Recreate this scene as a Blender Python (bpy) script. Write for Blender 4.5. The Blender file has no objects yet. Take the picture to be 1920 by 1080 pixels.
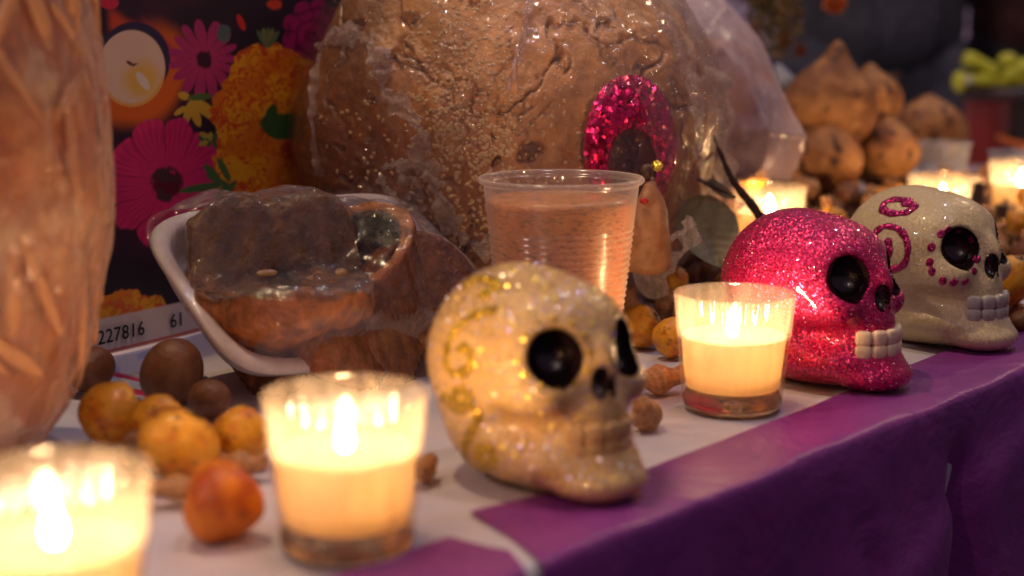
import bpy, math, random
import numpy as np
from mathutils import Vector, Matrix
from mathutils.bvhtree import BVHTree
random.seed(7); RS = np.random.RandomState(11)
R = math.radians; PI = math.pi
S = 0.01                                   # all builder coordinates are centimetres
SC = bpy.context.scene
COL = SC.collection

# ------------------------------------------------------------------ camera
F, PITCH, CH = 2800.0, R(10), 19.7         # focal length in px of a 1920 frame, downward pitch, height over the table (cm)
cam = bpy.data.cameras.new('camera'); camo = bpy.data.objects.new('camera', cam); COL.objects.link(camo)
camo.location = (0, 0, CH*S); camo.rotation_euler = (R(90)-PITCH, 0, 0)
cam.sensor_width = 36; cam.lens = 36*F/1920; cam.clip_start = .02; cam.clip_end = 200
cam.dof.use_dof = True; cam.dof.focus_distance = .86; cam.dof.aperture_fstop = 4.6; cam.dof.aperture_blades = 0
SC.camera = camo
# ------------------------------------------------------------------ world, lamps, exposure
w = bpy.data.worlds.new('World'); SC.world = w; w.use_nodes = True
bg = w.node_tree.nodes['Background']; bg.inputs[0].default_value = (.48, .30, .42, 1); bg.inputs[1].default_value = .21
def lamp(name, loc, target, power, size, color):
    l = bpy.data.lights.new(name, 'AREA'); l.shape = 'DISK'; l.size = size; l.energy = power; l.color = color
    o = bpy.data.objects.new(name, l); COL.objects.link(o); o.location = loc
    o.rotation_euler = (Vector(target)-Vector(loc)).to_track_quat('-Z', 'Y').to_euler(); return o
lamp('stall_lamp', (-.5, .85, 1.9), (0, .95, 0), 9, .07, (1, .68, .40))
lamp('street_or_added_lamp', (.45, .55, 2.3), (.1, .9, 0), 4.5, .07, (1, .80, .86))
lamp('street_or_added_lamp', (-1.6, .1, 1.5), (-.1, .9, 0), 4.5, .06, (1, .68, .60))
lamp('stall_lamp', (1.5, 2.6, 1.6), (.2, 1.1, 0), 4.5, .08, (1, .70, .44))
lamp('stall_lamp', (.8, 2.0, 2.4), (.5, 2.6, .1), 4, .12, (.8, .85, 1.0))
lamp('street_or_added_lamp', (-.9, -.7, 1.15), (-.1, .85, .05), 2.2, .045, (1, .74, .62))  # added low lamp behind the camera, there to put glints on the film
SC.view_settings.view_transform = 'Standard'; SC.view_settings.look = 'None'
SC.view_settings.exposure = .45; SC.view_settings.gamma = 1
SC.render.engine = 'CYCLES'
c = SC.cycles; c.max_bounces = 14; c.diffuse_bounces = 6; c.glossy_bounces = 4; c.transmission_bounces = 8
c.transparent_max_bounces = 40; c.sample_clamp_indirect = 4; c.sample_clamp_direct = 0; c.caustics_reflective = False
c.caustics_refractive = False; c.use_denoising = True; c.use_adaptive_sampling = False

# ------------------------------------------------------------------ picture <-> place measuring
cp, sp = math.cos(PITCH), math.sin(PITCH)
def ray(x, y):
    u = (x-960)/F; v = -(y-540)/F
    return Vector((u, cp+v*sp, -sp+v*cp))
def G(x, y, z=0.):
    d = ray(x, y); t = (z-CH)/d.z; return Vector((0, 0, CH))+d*t
def D(x, y, Y):
    d = ray(x, y); return Vector((0, 0, CH))+d*(Y/d.y)
def proj(P):
    X, Y, Z = P[:, 0], P[:, 1], P[:, 2]-CH
    fy = Y*cp-Z*sp; uz = Y*sp+Z*cp
    return 960+F*X/fy, 540-F*uz/fy

# ------------------------------------------------------------------ noise
def _h(ix, iy, iz, s):
    n = (ix*374761393+iy*668265263+iz*2147483647+s*1274126177) & 0xffffffff
    n = ((n ^ (n >> 13))*1274126177) & 0xffffffff
    return ((n ^ (n >> 16)) & 0xffff)/65535.0
def vn(P, s=0):
    P = np.asarray(P, float); i = np.floor(P).astype(np.int64); f = P-i; f = f*f*(3-2*f); o = 0
    for a in (0, 1):
        for b in (0, 1):
            for d in (0, 1):
                o = o+(f[..., 0] if a else 1-f[..., 0])*(f[..., 1] if b else 1-f[..., 1])*(f[..., 2] if d else 1-f[..., 2])*_h(i[..., 0]+a, i[..., 1]+b, i[..., 2]+d, s)
    return o
def fbm(P, o=4, s=0):
    P = np.asarray(P, float); r = 0; a = .5; t = 0
    for k in range(o): r = r+a*vn(P*2**k+k*7.3, s+k); t += a; a *= .5
    return r/t
def sm(a, b, x):
    t = np.clip((x-a)/(b-a), 0, 1); return t*t*(3-2*t)
def mixc(A, B, t):
    return A*(1-t[..., None])+np.asarray(B)*t[..., None]

# ------------------------------------------------------------------ mesh making
def link(name, me, mat, parent=None):
    o = bpy.data.objects.new(name, me); COL.objects.link(o)
    if mat is not None:
        me.materials.clear(); me.materials.append(mat)
    if parent is not None: o.parent = parent
    return o
def mesh(name, V, Fc, mat, parent=None, smooth=True, col=None):
    me = bpy.data.meshes.new(name); V = np.asarray(V, float)*S
    if isinstance(Fc, np.ndarray):
        k = Fc.shape[1]; me.vertices.add(len(V)); me.vertices.foreach_set('co', V.ravel().astype(np.float32))
        me.loops.add(Fc.size); me.loops.foreach_set('vertex_index', Fc.ravel().astype(np.int32))
        me.polygons.add(len(Fc)); me.polygons.foreach_set('loop_start', (np.arange(len(Fc))*k).astype(np.int32))
        me.update(calc_edges=True)
    else:
        me.from_pydata(V.tolist(), [], Fc); me.update()
    me.validate()
    if smooth and len(me.polygons): me.polygons.foreach_set('use_smooth', np.ones(len(me.polygons), bool))
    if col is not None:
        a = me.color_attributes.new('Col', 'FLOAT_COLOR', 'POINT')
        c4 = np.ones((len(V), 4), np.float32); c4[:, :3] = col; a.data.foreach_set('color', c4.ravel())
    return link(name, me, mat, parent)
def tag(o, label=None, cat=None, group=None, kind=None):
    for k, v in (('label', label), ('category', cat), ('group', group), ('kind', kind)):
        if v: o[k] = v
    return o
def thing(name, loc, label, cat, group=None, rz=0.):
    o = bpy.data.objects.new(name, None); COL.objects.link(o); o.location = Vector(loc)*S; o.rotation_euler = (0, 0, rz)
    o.empty_display_size = .01
    return tag(o, label, cat, group)
def gridf(nu, nv, closed_u=False):
    i = np.arange(nu if closed_u else nu-1); j = np.arange(nv-1); I, J = np.meshgrid(i, j, indexing='ij')
    I2 = (I+1) % nu
    return np.stack([I*nv+J, I2*nv+J, I2*nv+J+1, I*nv+J+1], -1).reshape(-1, 4)
def lathe(prof, n=64, rfun=None):
    prof = np.array(prof, float); a = np.arange(n)*2*PI/n
    A, K = np.meshgrid(a, np.arange(len(prof)), indexing='ij')
    r = prof[K, 0]; z = prof[K, 1]
    if rfun is not None: r = rfun(r, z, A, K)
    V = np.stack([r*np.cos(A), r*np.sin(A), z], -1).reshape(-1, 3)
    return V, gridf(n, len(prof), True)
def blob(nu, nv, fn):
    """closed spherical grid, radius from fn(unit dirs)"""
    th = np.linspace(0.001, PI-.001, nv); a = np.arange(nu)*2*PI/nu; A, T = np.meshgrid(a, th, indexing='ij')
    d = np.stack([np.sin(T)*np.cos(A), np.sin(T)*np.sin(A), -np.cos(T)], -1).reshape(-1, 3)
    r = fn(d); V = r if r.ndim == 2 else d*r[:, None]
    return V, gridf(nu, nv, True)
def tube(pts, rad, n=8, ell=1., closed_ends=True, up=None):
    pts = [Vector(p) for p in pts]; m = len(pts); V = []
    rad = rad if hasattr(rad, '__len__') else [rad]*m
    for i, p in enumerate(pts):
        t = (pts[min(i+1, m-1)]-pts[max(i-1, 0)])
        t = t.normalized() if t.length > 1e-9 else Vector((0, 0, 1))
        q = Vector(up[i]) if up is not None else (Vector((0, 0, 1)) if abs(t.z) < .9 else Vector((1, 0, 0)))
        s = t.cross(q).normalized(); q = s.cross(t)
        for k in range(n):
            a = 2*PI*k/n; V.append(p+s*math.cos(a)*rad[i]+q*math.sin(a)*rad[i]*ell)
    Fc = [(i*n+k, i*n+(k+1) % n, (i+1)*n+(k+1) % n, (i+1)*n+k) for i in range(m-1) for k in range(n)]
    if closed_ends: Fc += [tuple(range(n))[::-1], tuple((m-1)*n+k for k in range(n))]
    return [tuple(v) for v in V], Fc
def spline(P, n=8):
    P = [np.array(p, float) for p in P]; P = [2*P[0]-P[1]]+P+[2*P[-1]-P[-2]]; out = []
    for i in range(1, len(P)-2):
        for k in range(n):
            t = k/n; a, b, c_, d = P[i-1:i+3]
            out.append(.5*((2*b)+(c_-a)*t+(2*a-5*b+4*c_-d)*t*t+(3*b-a-3*c_+d)*t**3))
    out.append(P[-2]); return np.array(out)
def nets(f, lo, hi, h):
    lo = np.array(lo, float); hi = np.array(hi, float); n = np.ceil((hi-lo)/h).astype(int)+1
    ax = [lo[k]+h*np.arange(n[k]) for k in range(3)]
    X = np.stack(np.meshgrid(*ax, indexing='ij'), -1); v = f(X); ins = v < 0
    cn = n-1; cnt = np.zeros(cn, int); acc = np.zeros(tuple(cn)+(3,)); num = np.zeros(cn)
    offs = [(a, b, d) for a in (0, 1) for b in (0, 1) for d in (0, 1)]
    sl = lambda o: tuple(slice(o[k], o[k]+cn[k]) for k in range(3))
    for o in offs: cnt += ins[sl(o)]
    act = (cnt > 0) & (cnt < 8)
    for o in offs:
        for k in range(3):
            if o[k] == 0:
                o2 = list(o); o2[k] = 1; o2 = tuple(o2); a = v[sl(o)]; b = v[sl(o2)]
                cr = ((a < 0) != (b < 0)) & act; t = np.where(cr, a/np.where(cr, a-b, 1), 0)
                for q in range(3):
                    acc[..., q] += np.where(cr, o[q]+(t if q == k else 0), 0)
                num += cr
    idx = -np.ones(cn, int); idx[act] = np.arange(act.sum())
    ii = np.argwhere(act); V = lo+h*(ii+acc[act]/num[act][:, None]); Fs = []
    for k in range(3):
        u, w_ = (k+1) % 3, (k+2) % 3
        s0 = [slice(1, n[q]-1) for q in range(3)]; s0[k] = slice(0, n[k]-1); s1 = list(s0); s1[k] = slice(1, n[k])
        a = ins[tuple(s0)]; b = ins[tuple(s1)]; cr = np.argwhere(a != b)
        if not len(cr): continue
        base = cr.copy(); base[:, u] += 1; base[:, w_] += 1
        flip = a[tuple(cr.T)]
        def cell(du, dw):
            q = base.copy(); q[:, u] -= du; q[:, w_] -= dw; return idx[tuple(q.T)]
        Q = np.stack([cell(1, 1), cell(0, 1), cell(0, 0), cell(1, 0)], -1)
        Q[~flip] = Q[~flip][:, ::-1]; Fs.append(Q)
    return V, np.concatenate(Fs)
def ell(P, c_, r):
    q = (P-np.array(c_))/np.array(r); k0 = np.linalg.norm(q, axis=-1); k1 = np.linalg.norm(q/np.array(r), axis=-1)+1e-9
    return k0*(k0-1)/k1
def smin(a, b, k):
    h = np.clip(.5+.5*(b-a)/k, 0, 1); return b*(1-h)+a*h-k*h*(1-h)
def smax(a, b, k): return -smin(-a, -b, k)

# ------------------------------------------------------------------ materials
class NT:
    def __init__(s, name):
        s.m = bpy.data.materials.new(name); s.m.use_nodes = True; s.t = s.m.node_tree; s.t.nodes.clear()
        s.out = s.n('ShaderNodeOutputMaterial')
    def n(s, ty, **k):
        q = s.t.nodes.new(ty)
        for a, b in k.items(): setattr(q, a, b)
        return q
    def l(s, a, b): s.t.links.new(a, b)
    def co(s, scale=1., stretch=(1, 1, 1)):
        if not hasattr(s, 'tc'): s.tc = s.n('ShaderNodeTexCoord')
        mp = s.n('ShaderNodeMapping'); mp.inputs['Scale'].default_value = [100*scale*q for q in stretch]
        s.l(s.tc.outputs['Object'], mp.inputs[0]); return mp.outputs[0]
    def noise(s, scale, detail=4, rough=.55, stretch=(1, 1, 1), dist=0):
        q = s.n('ShaderNodeTexNoise'); q.inputs['Scale'].default_value = 1; q.inputs['Detail'].default_value = detail
        q.inputs['Roughness'].default_value = rough; q.inputs['Distortion'].default_value = dist
        s.l(s.co(scale, stretch), q.inputs['Vector']); return q.outputs['Fac']
    def vor(s, scale, feat='F1', out='Distance', stretch=(1, 1, 1)):
        q = s.n('ShaderNodeTexVoronoi'); q.feature = feat; q.inputs['Scale'].default_value = 1
        s.l(s.co(scale, stretch), q.inputs['Vector']); return q.outputs[out]
    def ramp(s, fac, stops):
        r = s.n('ShaderNodeValToRGB'); e = r.color_ramp.elements
        while len(e) < len(stops): e.new(.5)
        for k, (p, c_) in enumerate(stops):
            e[k].position = p; e[k].color = (*c_, 1) if hasattr(c_, '__len__') else (c_, c_, c_, 1)
        s.l(fac, r.inputs[0]); return r.outputs[0]
    def mix(s, fac, a, b, mode='MIX'):
        q = s.n('ShaderNodeMix', data_type='RGBA', blend_type=mode)
        for v, i in ((fac, 0), (a, 6), (b, 7)):
            if hasattr(v, 'links'): s.l(v, q.inputs[i])
            else: q.inputs[i].default_value = v if i == 0 else ((*v, 1) if len(v) == 3 else v)
        return q.outputs[2]
    def math(s, op, a, b=0.):
        q = s.n('ShaderNodeMath', operation=op)
        for i, v in enumerate((a, b)):
            if hasattr(v, 'links'): s.l(v, q.inputs[i])
            else: q.inputs[i].default_value = v
        return q.outputs[0]
    def bump(s, h, strength=.3, dist=.05, normal=None):
        b = s.n('ShaderNodeBump'); b.inputs['Strength'].default_value = strength; b.inputs['Distance'].default_value = dist*S
        s.l(h, b.inputs['Height'])
        if normal is not None: s.l(normal, b.inputs['Normal'])
        return b.outputs[0]
    def bsdf(s, col=(.5, .5, .5), rough=.5, metal=0., spec=.5, coat=0., normal=None, **kw):
        b = s.n('ShaderNodeBsdfPrincipled')
        for k, v in (('Base Color', col), ('Roughness', rough), ('Metallic', metal), ('Specular IOR Level', spec), ('Coat Weight', coat)):
            if hasattr(v, 'links'): s.l(v, b.inputs[k])
            else: b.inputs[k].default_value = (*v, 1) if hasattr(v, '__len__') else v
        if normal is not None: s.l(normal, b.inputs['Normal'])
        for k, v in kw.items():
            b.inputs[k].default_value = v
        return b.outputs[0]
    def done(s, sh): s.l(sh, s.out.inputs[0]); return s.m
    def mixsh(s, fac, a, b):
        q = s.n('ShaderNodeMixShader')
        if hasattr(fac, 'links'): s.l(fac, q.inputs[0])
        else: q.inputs[0].default_value = fac
        s.l(a, q.inputs[1]); s.l(b, q.inputs[2]); return q.outputs[0]
    def col(s, name='Col'):
        q = s.n('ShaderNodeVertexColor'); q.layer_name = name; return q.outputs[0]
def M_simple(name, c1, c2, scale=1., rough=.5, bump=.2, bs=4., spec=.5, coat=0., metal=0., **kw):
    t = NT(name); c_ = t.mix(t.ramp(t.noise(scale), [(.3, 0.), (.7, 1.)]), c1, c2)
    nm = t.bump(t.noise(bs, 5), bump, .06)
    return t.done(t.bsdf(c_, rough, metal, spec, coat, nm, **kw))
def M_col(name, rough=.5, bump=.2, bs=4., spec=.5, coat=0., var=.25, vs=3., dist=.06, **kw):
    t = NT(name); g = t.ramp(t.noise(vs, 6), [(.25, 1-var), (.75, 1.+var*.4)])
    c_ = t.mix(1., t.col(), g, 'MULTIPLY')
    return t.done(t.bsdf(c_, rough, 0, spec, coat, t.bump(t.noise(bs, 6), bump, dist), **kw))
def M_film(name, haze=.03, tint=(.9, .85, .9), wr=1., scale=1., rough=.08, gl=.55, stretch=(1, 1, 1), b=0., vein=.10):
    """clear plastic film: see-through, glancing gloss, wrinkles that catch the lamps"""
    t = NT(name)
    n1 = t.noise(.45*scale, 6, .62, stretch, .8); n2 = t.vor(.9*scale, 'DISTANCE_TO_EDGE', stretch=stretch)
    r = t.ramp(n2, [(0., 1.), (.07, 0.)])
    hh = t.math('ADD', n1, t.math('MULTIPLY', r, vein)); nm = t.bump(hh, wr, .55)
    tr = t.n('ShaderNodeBsdfTransparent'); tr.inputs[0].default_value = (.97, .965, .97, 1)
    gs = t.n('ShaderNodeBsdfGlossy'); gs.inputs['Roughness'].default_value = rough; t.l(nm, gs.inputs['Normal'])
    lw = t.n('ShaderNodeLayerWeight'); lw.inputs[0].default_value = .5; t.l(nm, lw.inputs['Normal'])
    fac = t.math('ADD', t.math('MULTIPLY', t.math('POWER', lw.outputs['Facing'], 3.), gl), .09)
    a = t.mixsh(fac, tr.outputs[0], gs.outputs[0])
    df = t.n('ShaderNodeBsdfDiffuse'); df.inputs[0].default_value = (*tint, 1); t.l(nm, df.inputs['Normal'])
    tl = t.n('ShaderNodeBsdfTranslucent'); tl.inputs[0].default_value = (*tint, 1)
    dd = t.mixsh(.5, df.outputs[0], tl.outputs[0])
    hz = t.math('ADD', t.math('MULTIPLY', t.math('POWER', lw.outputs['Facing'], 4.), haze*5), t.math('ADD', b, t.math('MULTIPLY', t.ramp(n1, [(.5, 0.), (.75, 1.)]), haze)))
    return t.done(t.mixsh(t.math('MINIMUM', hz, .9), a, dd))
def M_glitter(name, base, dark, scale, rough=.32, metal=.7, amp=.9, coat=.4):
    t = NT(name); v = t.n('ShaderNodeTexVoronoi'); v.inputs['Scale'].default_value = 1; t.l(t.co(scale), v.inputs['Vector'])
    sub = t.n('ShaderNodeVectorMath', operation='SUBTRACT'); t.l(v.outputs['Color'], sub.inputs[0]); sub.inputs[1].default_value = (.5, .5, .5)
    sc = t.n('ShaderNodeVectorMath', operation='SCALE'); t.l(sub.outputs[0], sc.inputs[0]); sc.inputs['Scale'].default_value = amp
    ge = t.n('ShaderNodeNewGeometry'); ad = t.n('ShaderNodeVectorMath', operation='ADD'); t.l(ge.outputs['Normal'], ad.inputs[0]); t.l(sc.outputs[0], ad.inputs[1])
    nz = t.n('ShaderNodeVectorMath', operation='NORMALIZE'); t.l(ad.outputs[0], nz.inputs[0])
    sep = t.n('ShaderNodeSeparateColor'); t.l(v.outputs['Color'], sep.inputs[0])
    c_ = t.mix(sep.outputs[1], base, dark)
    return t.done(t.bsdf(c_, rough, metal, .5, coat, nz.outputs[0]))
def M_emit(name, col, s):
    t = NT(name); e = t.n('ShaderNodeEmission'); e.inputs[0].default_value = (*col, 1); e.inputs[1].default_value = s
    return t.done(e.outputs[0])

# votive glass wall: thin ribbed glass
def M_votive():
    t = NT('votive_glass')
    tr = t.n('ShaderNodeBsdfTransparent'); tr.inputs[0].default_value = (.99, .96, .91, 1)
    gs = t.n('ShaderNodeBsdfGlossy'); gs.inputs['Roughness'].default_value = .07
    fr = t.n('ShaderNodeLayerWeight')
    tl = t.n('ShaderNodeBsdfTranslucent'); tl.inputs[0].default_value = (1, .86, .68, 1)
    df = t.n('ShaderNodeBsdfDiffuse'); df.inputs[0].default_value = (.9, .8, .68, 1)
    sc = t.mixsh(.35, tl.outputs[0], df.outputs[0])
    streak = t.ramp(t.noise(1.0, 3, .5, (1.6, 1.6, .25)), [(.35, .08), (.7, .20)])
    a = t.mixsh(streak, tr.outputs[0], sc)
    return t.done(t.mixsh(t.math('ADD', t.math('MULTIPLY', t.math('POWER', fr.outputs['Facing'], 4.), .35), .035), a, gs.outputs[0]))
MV = M_votive()
tb = NT('votive_base_glass'); gl_ = tb.n('ShaderNodeBsdfGlass'); gl_.inputs['Roughness'].default_value = .02; gl_.inputs['IOR'].default_value = 1.5
gl_.inputs[0].default_value = (1, .95, .85, 1); tb.l(tb.bump(tb.noise(.9, 2), .5, .15), gl_.inputs['Normal']); MVB = tb.done(gl_.outputs[0])
tw = NT('candle_wax'); 
b_ = tw.n('ShaderNodeBsdfPrincipled'); b_.inputs['Base Color'].default_value = (.84, .70, .48, 1); b_.inputs['Roughness'].default_value = .4
b_.inputs['Subsurface Weight'].default_value = .3; b_.inputs['Subsurface Radius'].default_value = (1, .62, .3); b_.inputs['Subsurface Scale'].default_value = .02
tl_ = tw.n('ShaderNodeBsdfTranslucent'); tl_.inputs[0].default_value = (.88, .72, .48, 1)
MW = tw.done(tw.mixsh(.72, b_.outputs[0], tl_.outputs[0]))
MFL = M_emit('candle_flame', (1, .63, .32), 330)
MWICK = M_simple('burnt_wick', (.02, .015, .01), (.05, .03, .02), 8)

# ------------------------------------------------------------------ the place: ground, table, cloths
E0 = G(1047, 1040); E1 = G(1906, 696); ed = (E1-E0).normalized(); en = Vector((ed.y, -ed.x, 0))
def ST(s, t, z=0.): return E0+ed*s+en*t+Vector((0, 0, z))
gm = M_simple('dark_paving', (.030, .028, .034), (.05, .046, .052), .05, .7, .3, .4)
V = [(-3000, -1500, -75), (3000, -1500, -75), (3000, 4500, -75), (-3000, 4500, -75)]
tag(mesh('ground', V, [(0, 1, 2, 3)], gm, smooth=False), kind='structure')

# white cloth: top and hanging front in one sheet
tcm = NT('white_table_cloth')
cc = tcm.mix(tcm.ramp(tcm.noise(.12, 3), [(.35, 0.), (.65, 1.)]), (.72, .67, .68), (.54, .55, .66))
MCLOTH = tcm.done(tcm.bsdf(cc, .45, 0, .35, 0, tcm.bump(tcm.noise(.35, 4, .6), .35, .5)))
def strip_surface(ss, prof, zoff, fold):
    """ss: positions along the edge, prof: list of (t, z) across it; fold(s, k, t, z) -> (t, z) offsets"""
    V = []
    for s in ss:
        for k, (t, z) in enumerate(prof):
            dt, dz = fold(s, k, t, z); V.append(ST(s, t+dt, z+dz+zoff))
    return np.array([tuple(v) for v in V]), gridf(len(ss), len(prof))
prof_t = [(-150+i*7.2, 0) for i in range(18)]+[(-18+i*1.0, 0) for i in range(17)]+[(-1.2, 0), (-.7, -.01), (-.3, -.06), (0, -.25), (.18, -.6), (.25, -1.2)]+[(.3+i*.02, -2-i*1.6) for i in range(30)]
def fold_t(s, k, t, z):
    h = 0
    if z > -.02: h = .10*(math.sin(s*.37+t*.21)*math.sin(t*.33-1)+.0) * (1 if t > -60 else .3)-.1
    d = min(1, max(0, (-z-1)/14)); return (d*(.5*math.sin(s*.33)+.3*math.sin(s*.71+1)-1.6), h)
V, Fc = strip_surface(np.linspace(-45, 190, 236), prof_t, 0, fold_t)
tc = mesh('tablecloth', V, Fc, MCLOTH)
tag(tc, 'white tablecloth spread under the skulls and candles', 'tablecloth')
tbl = thing('table', ST(60, -70, -75), 'trestle table hidden under the white cloth', 'table')
def box(c_, u, v, w_):
    c_ = Vector(c_); V = [tuple(c_+u*a+v*b+w_*d) for a in (-1, 1) for b in (-1, 1) for d in (-1, 1)]
    return V, [(0, 1, 3, 2), (4, 6, 7, 5), (0, 4, 5, 1), (2, 3, 7, 6), (0, 2, 6, 4), (1, 5, 7, 3)]
def local(V, o): return np.array([tuple(Vector(v)-o.location/S) for v in V])
MWOOD = M_simple('raw_wood', (.22, .13, .07), (.30, .19, .11), 2, .6)
V, Fc = box(ST(70, -76, -1.6), ed*112, en*74, Vector((0, 0, 1.1))); mesh('table_top', local(V, tbl), Fc, MWOOD, tbl, False)
for s in (-30, 170):
    for t in (-140, -12):
        V, Fc = box(ST(s, t, -38.9), ed*2.5, en*2.5, Vector((0, 0, 36.1))); mesh('leg', local(V, tbl), Fc, MWOOD, tbl, False)

# purple sheets
pm = NT('purple_crepe_sheet')
pc = pm.mix(pm.ramp(pm.noise(.25, 5), [(.3, 0.), (.7, 1.)]), (.19, .030, .23), (.26, .040, .27))
hh = pm.math('ADD', pm.noise(.22, 5, .55, (1, 1, 1), .6), pm.math('MULTIPLY', pm.noise(9., 3, .6), .02))
MPUR = pm.done(pm.bsdf(pc, .42, 0, .4, 0, pm.bump(hh, .5, .8), **{'Sheen Weight': .04, 'Sheen Roughness': .4}))
def purple(s0f, s1, tin, label, name='purple_sheet', seed=0):
    prof = [(None, i/11) for i in range(11)]
    zs = [(-.2, .085), (.12, .06), (.30, -.04), (.40, -.28), (.46, -.8)]+[(.5+i*.015, -1.5-i*.55) for i in range(70)]
    n = 150; V = []
    for a in np.linspace(0, 1, n):
        row = []
        for k in range(12):
            f_ = k/12; t = tin(a)*(1-f_)+(-.45)*f_; row.append((t, .09))
        row += zs
        for t, z in row:
            s = s0f(t, z)*(1-a)+s1*a
            d = min(1, max(0, (-z-1)/16))
            wv = d*(.9*math.sin(s*.33+.3)+.35*math.sin(s*.9+seed)+.35*math.sin(s*.21-z*.28))
            # paper fold creases
            cr = 1.3*math.exp(-((s-32.5+.10*z)/.8)**2)*min(1, max(0, (-z-2)/4))+.5*math.exp(-((s-21+.3*z)/.9)**2)*min(1, max(0, (-z-3)/4))
            q = (-z-9.5+.32*(s-20)); dg = .55*(1/(1+math.exp(-max(-30, min(30, q*3)))))*(1 if z < -1 else 0)
            hz = 0 if z < -.01 else .05*math.sin(s*.8+t*.5)+.06*math.sin(s*.31+1+t)
            if z > 0 and t < tin(a)+.4: hz *= .3
            V.append(tuple(ST(s, t+wv-cr*1.2+dg, z+hz+.03)))
    return mesh(name, V, gridf(n, 12+len(zs)), MPUR)
def e1(t, z): return (1.2 if t < -4 else 1.2-(t+4)*.55) if z > -.02 else -.9+z*.45
purple(lambda t, z: (np.interp(t, [-5.8, -2.5, .3], [1.2, .1, -1.3]) if z > -.5 else -1.5+z*.28), 125, lambda a: np.interp(a, [0, .035, .07, .2, .33, 1], [-5.8, -5.0, -3.9, -4.4, -5.3, -9]),
       '').name
tag(bpy.data.objects['purple_sheet'], 'long purple sheet folded over the table edge below the three skulls', 'cloth')
o = purple(lambda t, z: (np.interp(t, [-4.2, -1.7, .8], [-1.6, -.9, -2.5]) if z > -.5 else -2.6+z*.2), -40, lambda a: np.interp(a, [0, .15, 1], [-4.2, -4.4, -5.5]), '', seed=2)
o.name = 'purple_sheet.001'; tag(o, 'short end of a second purple sheet in front of the nearest candles', 'cloth')
# ------------------------------------------------------------------ votive candles
def make_votive(label):
    t = thing('votive_candle', (0, 0, 0), label, 'candle', 'votive candles burning in ribbed glasses')
    H = 6.1
    def rib(r, z, A, K):
        inner = (K >= 9) & (z > 4.2) & (z < H-.25)
        return r+np.where(inner, .055*np.cos(A*26), 0)+.012*np.cos(A*3+z)
    prof = [(2.60, .55), (2.66, 1.2), (2.76, 2.2), (2.9, 3.6), (3.05, 5.1), (3.14, 5.9), (3.15, 6.02), (3.10, 6.1), (3.0, 6.1), (2.94, 5.98), (2.9, 5.7), (2.84, 5.1), (2.78, 4.5), (2.7, 3.6), (2.63, 2.9), (2.56, 2.2), (2.46, 1.3), (2.3, 1.12)]
    V, Fc = lathe(prof, 208, rib); mesh('glass', V, Fc, MV, t)
    V, Fc = lathe([(0, .02), (2.2, .02), (2.48, .12), (2.56, .3), (2.59, .54), (2.55, .6), (2.42, .95), (2.3, 1.05), (0, 1.05)], 96); mesh('base', V, Fc, MVB, t)
    V, Fc = lathe([(0, 1.12), (2.25, 1.12), (2.42, 1.2), (2.45, 1.4), (2.545, 2.2), (2.615, 2.9), (2.70, 3.8), (2.71, 3.9), (2.66, 3.9), (2.56, 3.0), (2.48, 2.2), (2.36, 1.7), (2.1, 1.45), (1.2, 1.36), (0, 1.34)], 72)
    mesh('wax', V, Fc, MW, t)
    V, Fc = tube(spline([(0, 0, 1.6), (.03, 0, 2.8), (.1, .03, 3.6)], 4), .07, 6); mesh('wick', V, Fc, MWICK, t)
    pf = [(0, 3.75), (.17, 3.8), (.28, 3.95), (.33, 4.15), (.30, 4.45), (.21, 4.75), (.10, 5.02), (.03, 5.2), (0, 5.25)]
    V, Fc = lathe([(r, z) for r, z in pf], 20); V[:, 0] += .08; mesh('flame', V, Fc, MFL, t)
    return t
def copy_tree(o, parent=None):
    c_ = o.copy(); COL.objects.link(c_); c_.parent = parent
    for ch in o.children: copy_tree(ch, c_)
    return c_
vot = None
for (x, y, z, rz, label) in (
    (-14.3, 44.3, 0, .4, 'lit votive candle nearest the camera, cut off at the corner by the left edge'),
    (-6.3, 54.7, 0, 2.1, 'lit votive candle just to the left of the gold swirled skull'),
    (11.5, 75.9, 0, 3.6, 'lit votive candle between the gold swirled skull and the pink skull'),
    (22.0, 127, .1, 5.2, 'lit votive candle behind the pink skull, beside the big leaf'),
    (38.8, 134, .3, 1.2, 'lit votive candle behind the cream skull with a dark chip of wood before it'),
    (48.6, 142, .9, 4.0, 'lit votive candle behind the heap, at the far right edge')):
    if vot is None: vot = make_votive(label); o = vot
    else: o = copy_tree(vot); o['label'] = label
    o.location = Vector((x, y, z))*S; o.rotation_euler = (0, 0, rz)

# ------------------------------------------------------------------ skulls
TEETH = [(row, i) for row in (0, 1) for i in range(5)]
def skull_sdf(P):
    d = ell(P, (-1.3, 0, 5.35), (4.45, 4.2, 4.35))
    d = smin(d, ell(P, (1.6, 0, 6.3), (2.7, 3.4, 2.7)), 1.6)
    for s in (-1, 1): d = smin(d, ell(P, (2.5, s*2.2, 4.75), (1.8, 1.3, 1.2)), .8)
    d = smin(d, ell(P, (2.7, 0, 3.6), (2.3, 2.1, 2.2)), .7)
    d = smin(d, ell(P, (4.0, 0, 5.75), (1.05, .65, 1.4)), .55)
    d = smin(d, ell(P, (1.2, 0, 1.6), (4.3, 3.2, 1.6)), 1.1)
    d = smin(d, ell(P, (-1.2, 0, 2.3), (3.6, 3.3, 2.3)), 1.2)
    d = smin(d, ell(P, (4.2, 0, .95), (1.9, 2.3, .95)), .5)
    for s in (-1, 1): d = smax(d, -ell(P, (2.9, s*3.7, 3.2), (2.3, 1.35, .62)), .7)
    for s in (-1, 1): d = smax(d, -ell(P, (3.7, s*2.0, 6.42), (1.5, 1.12, 1.30)), .25)
    for s in (-1, 1): d = smax(d, -ell(P, (4.75, s*.36, 5.3), (.62, .34, .75)), .12)
    return smax(d, .02-P[..., 2], .25)
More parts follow.
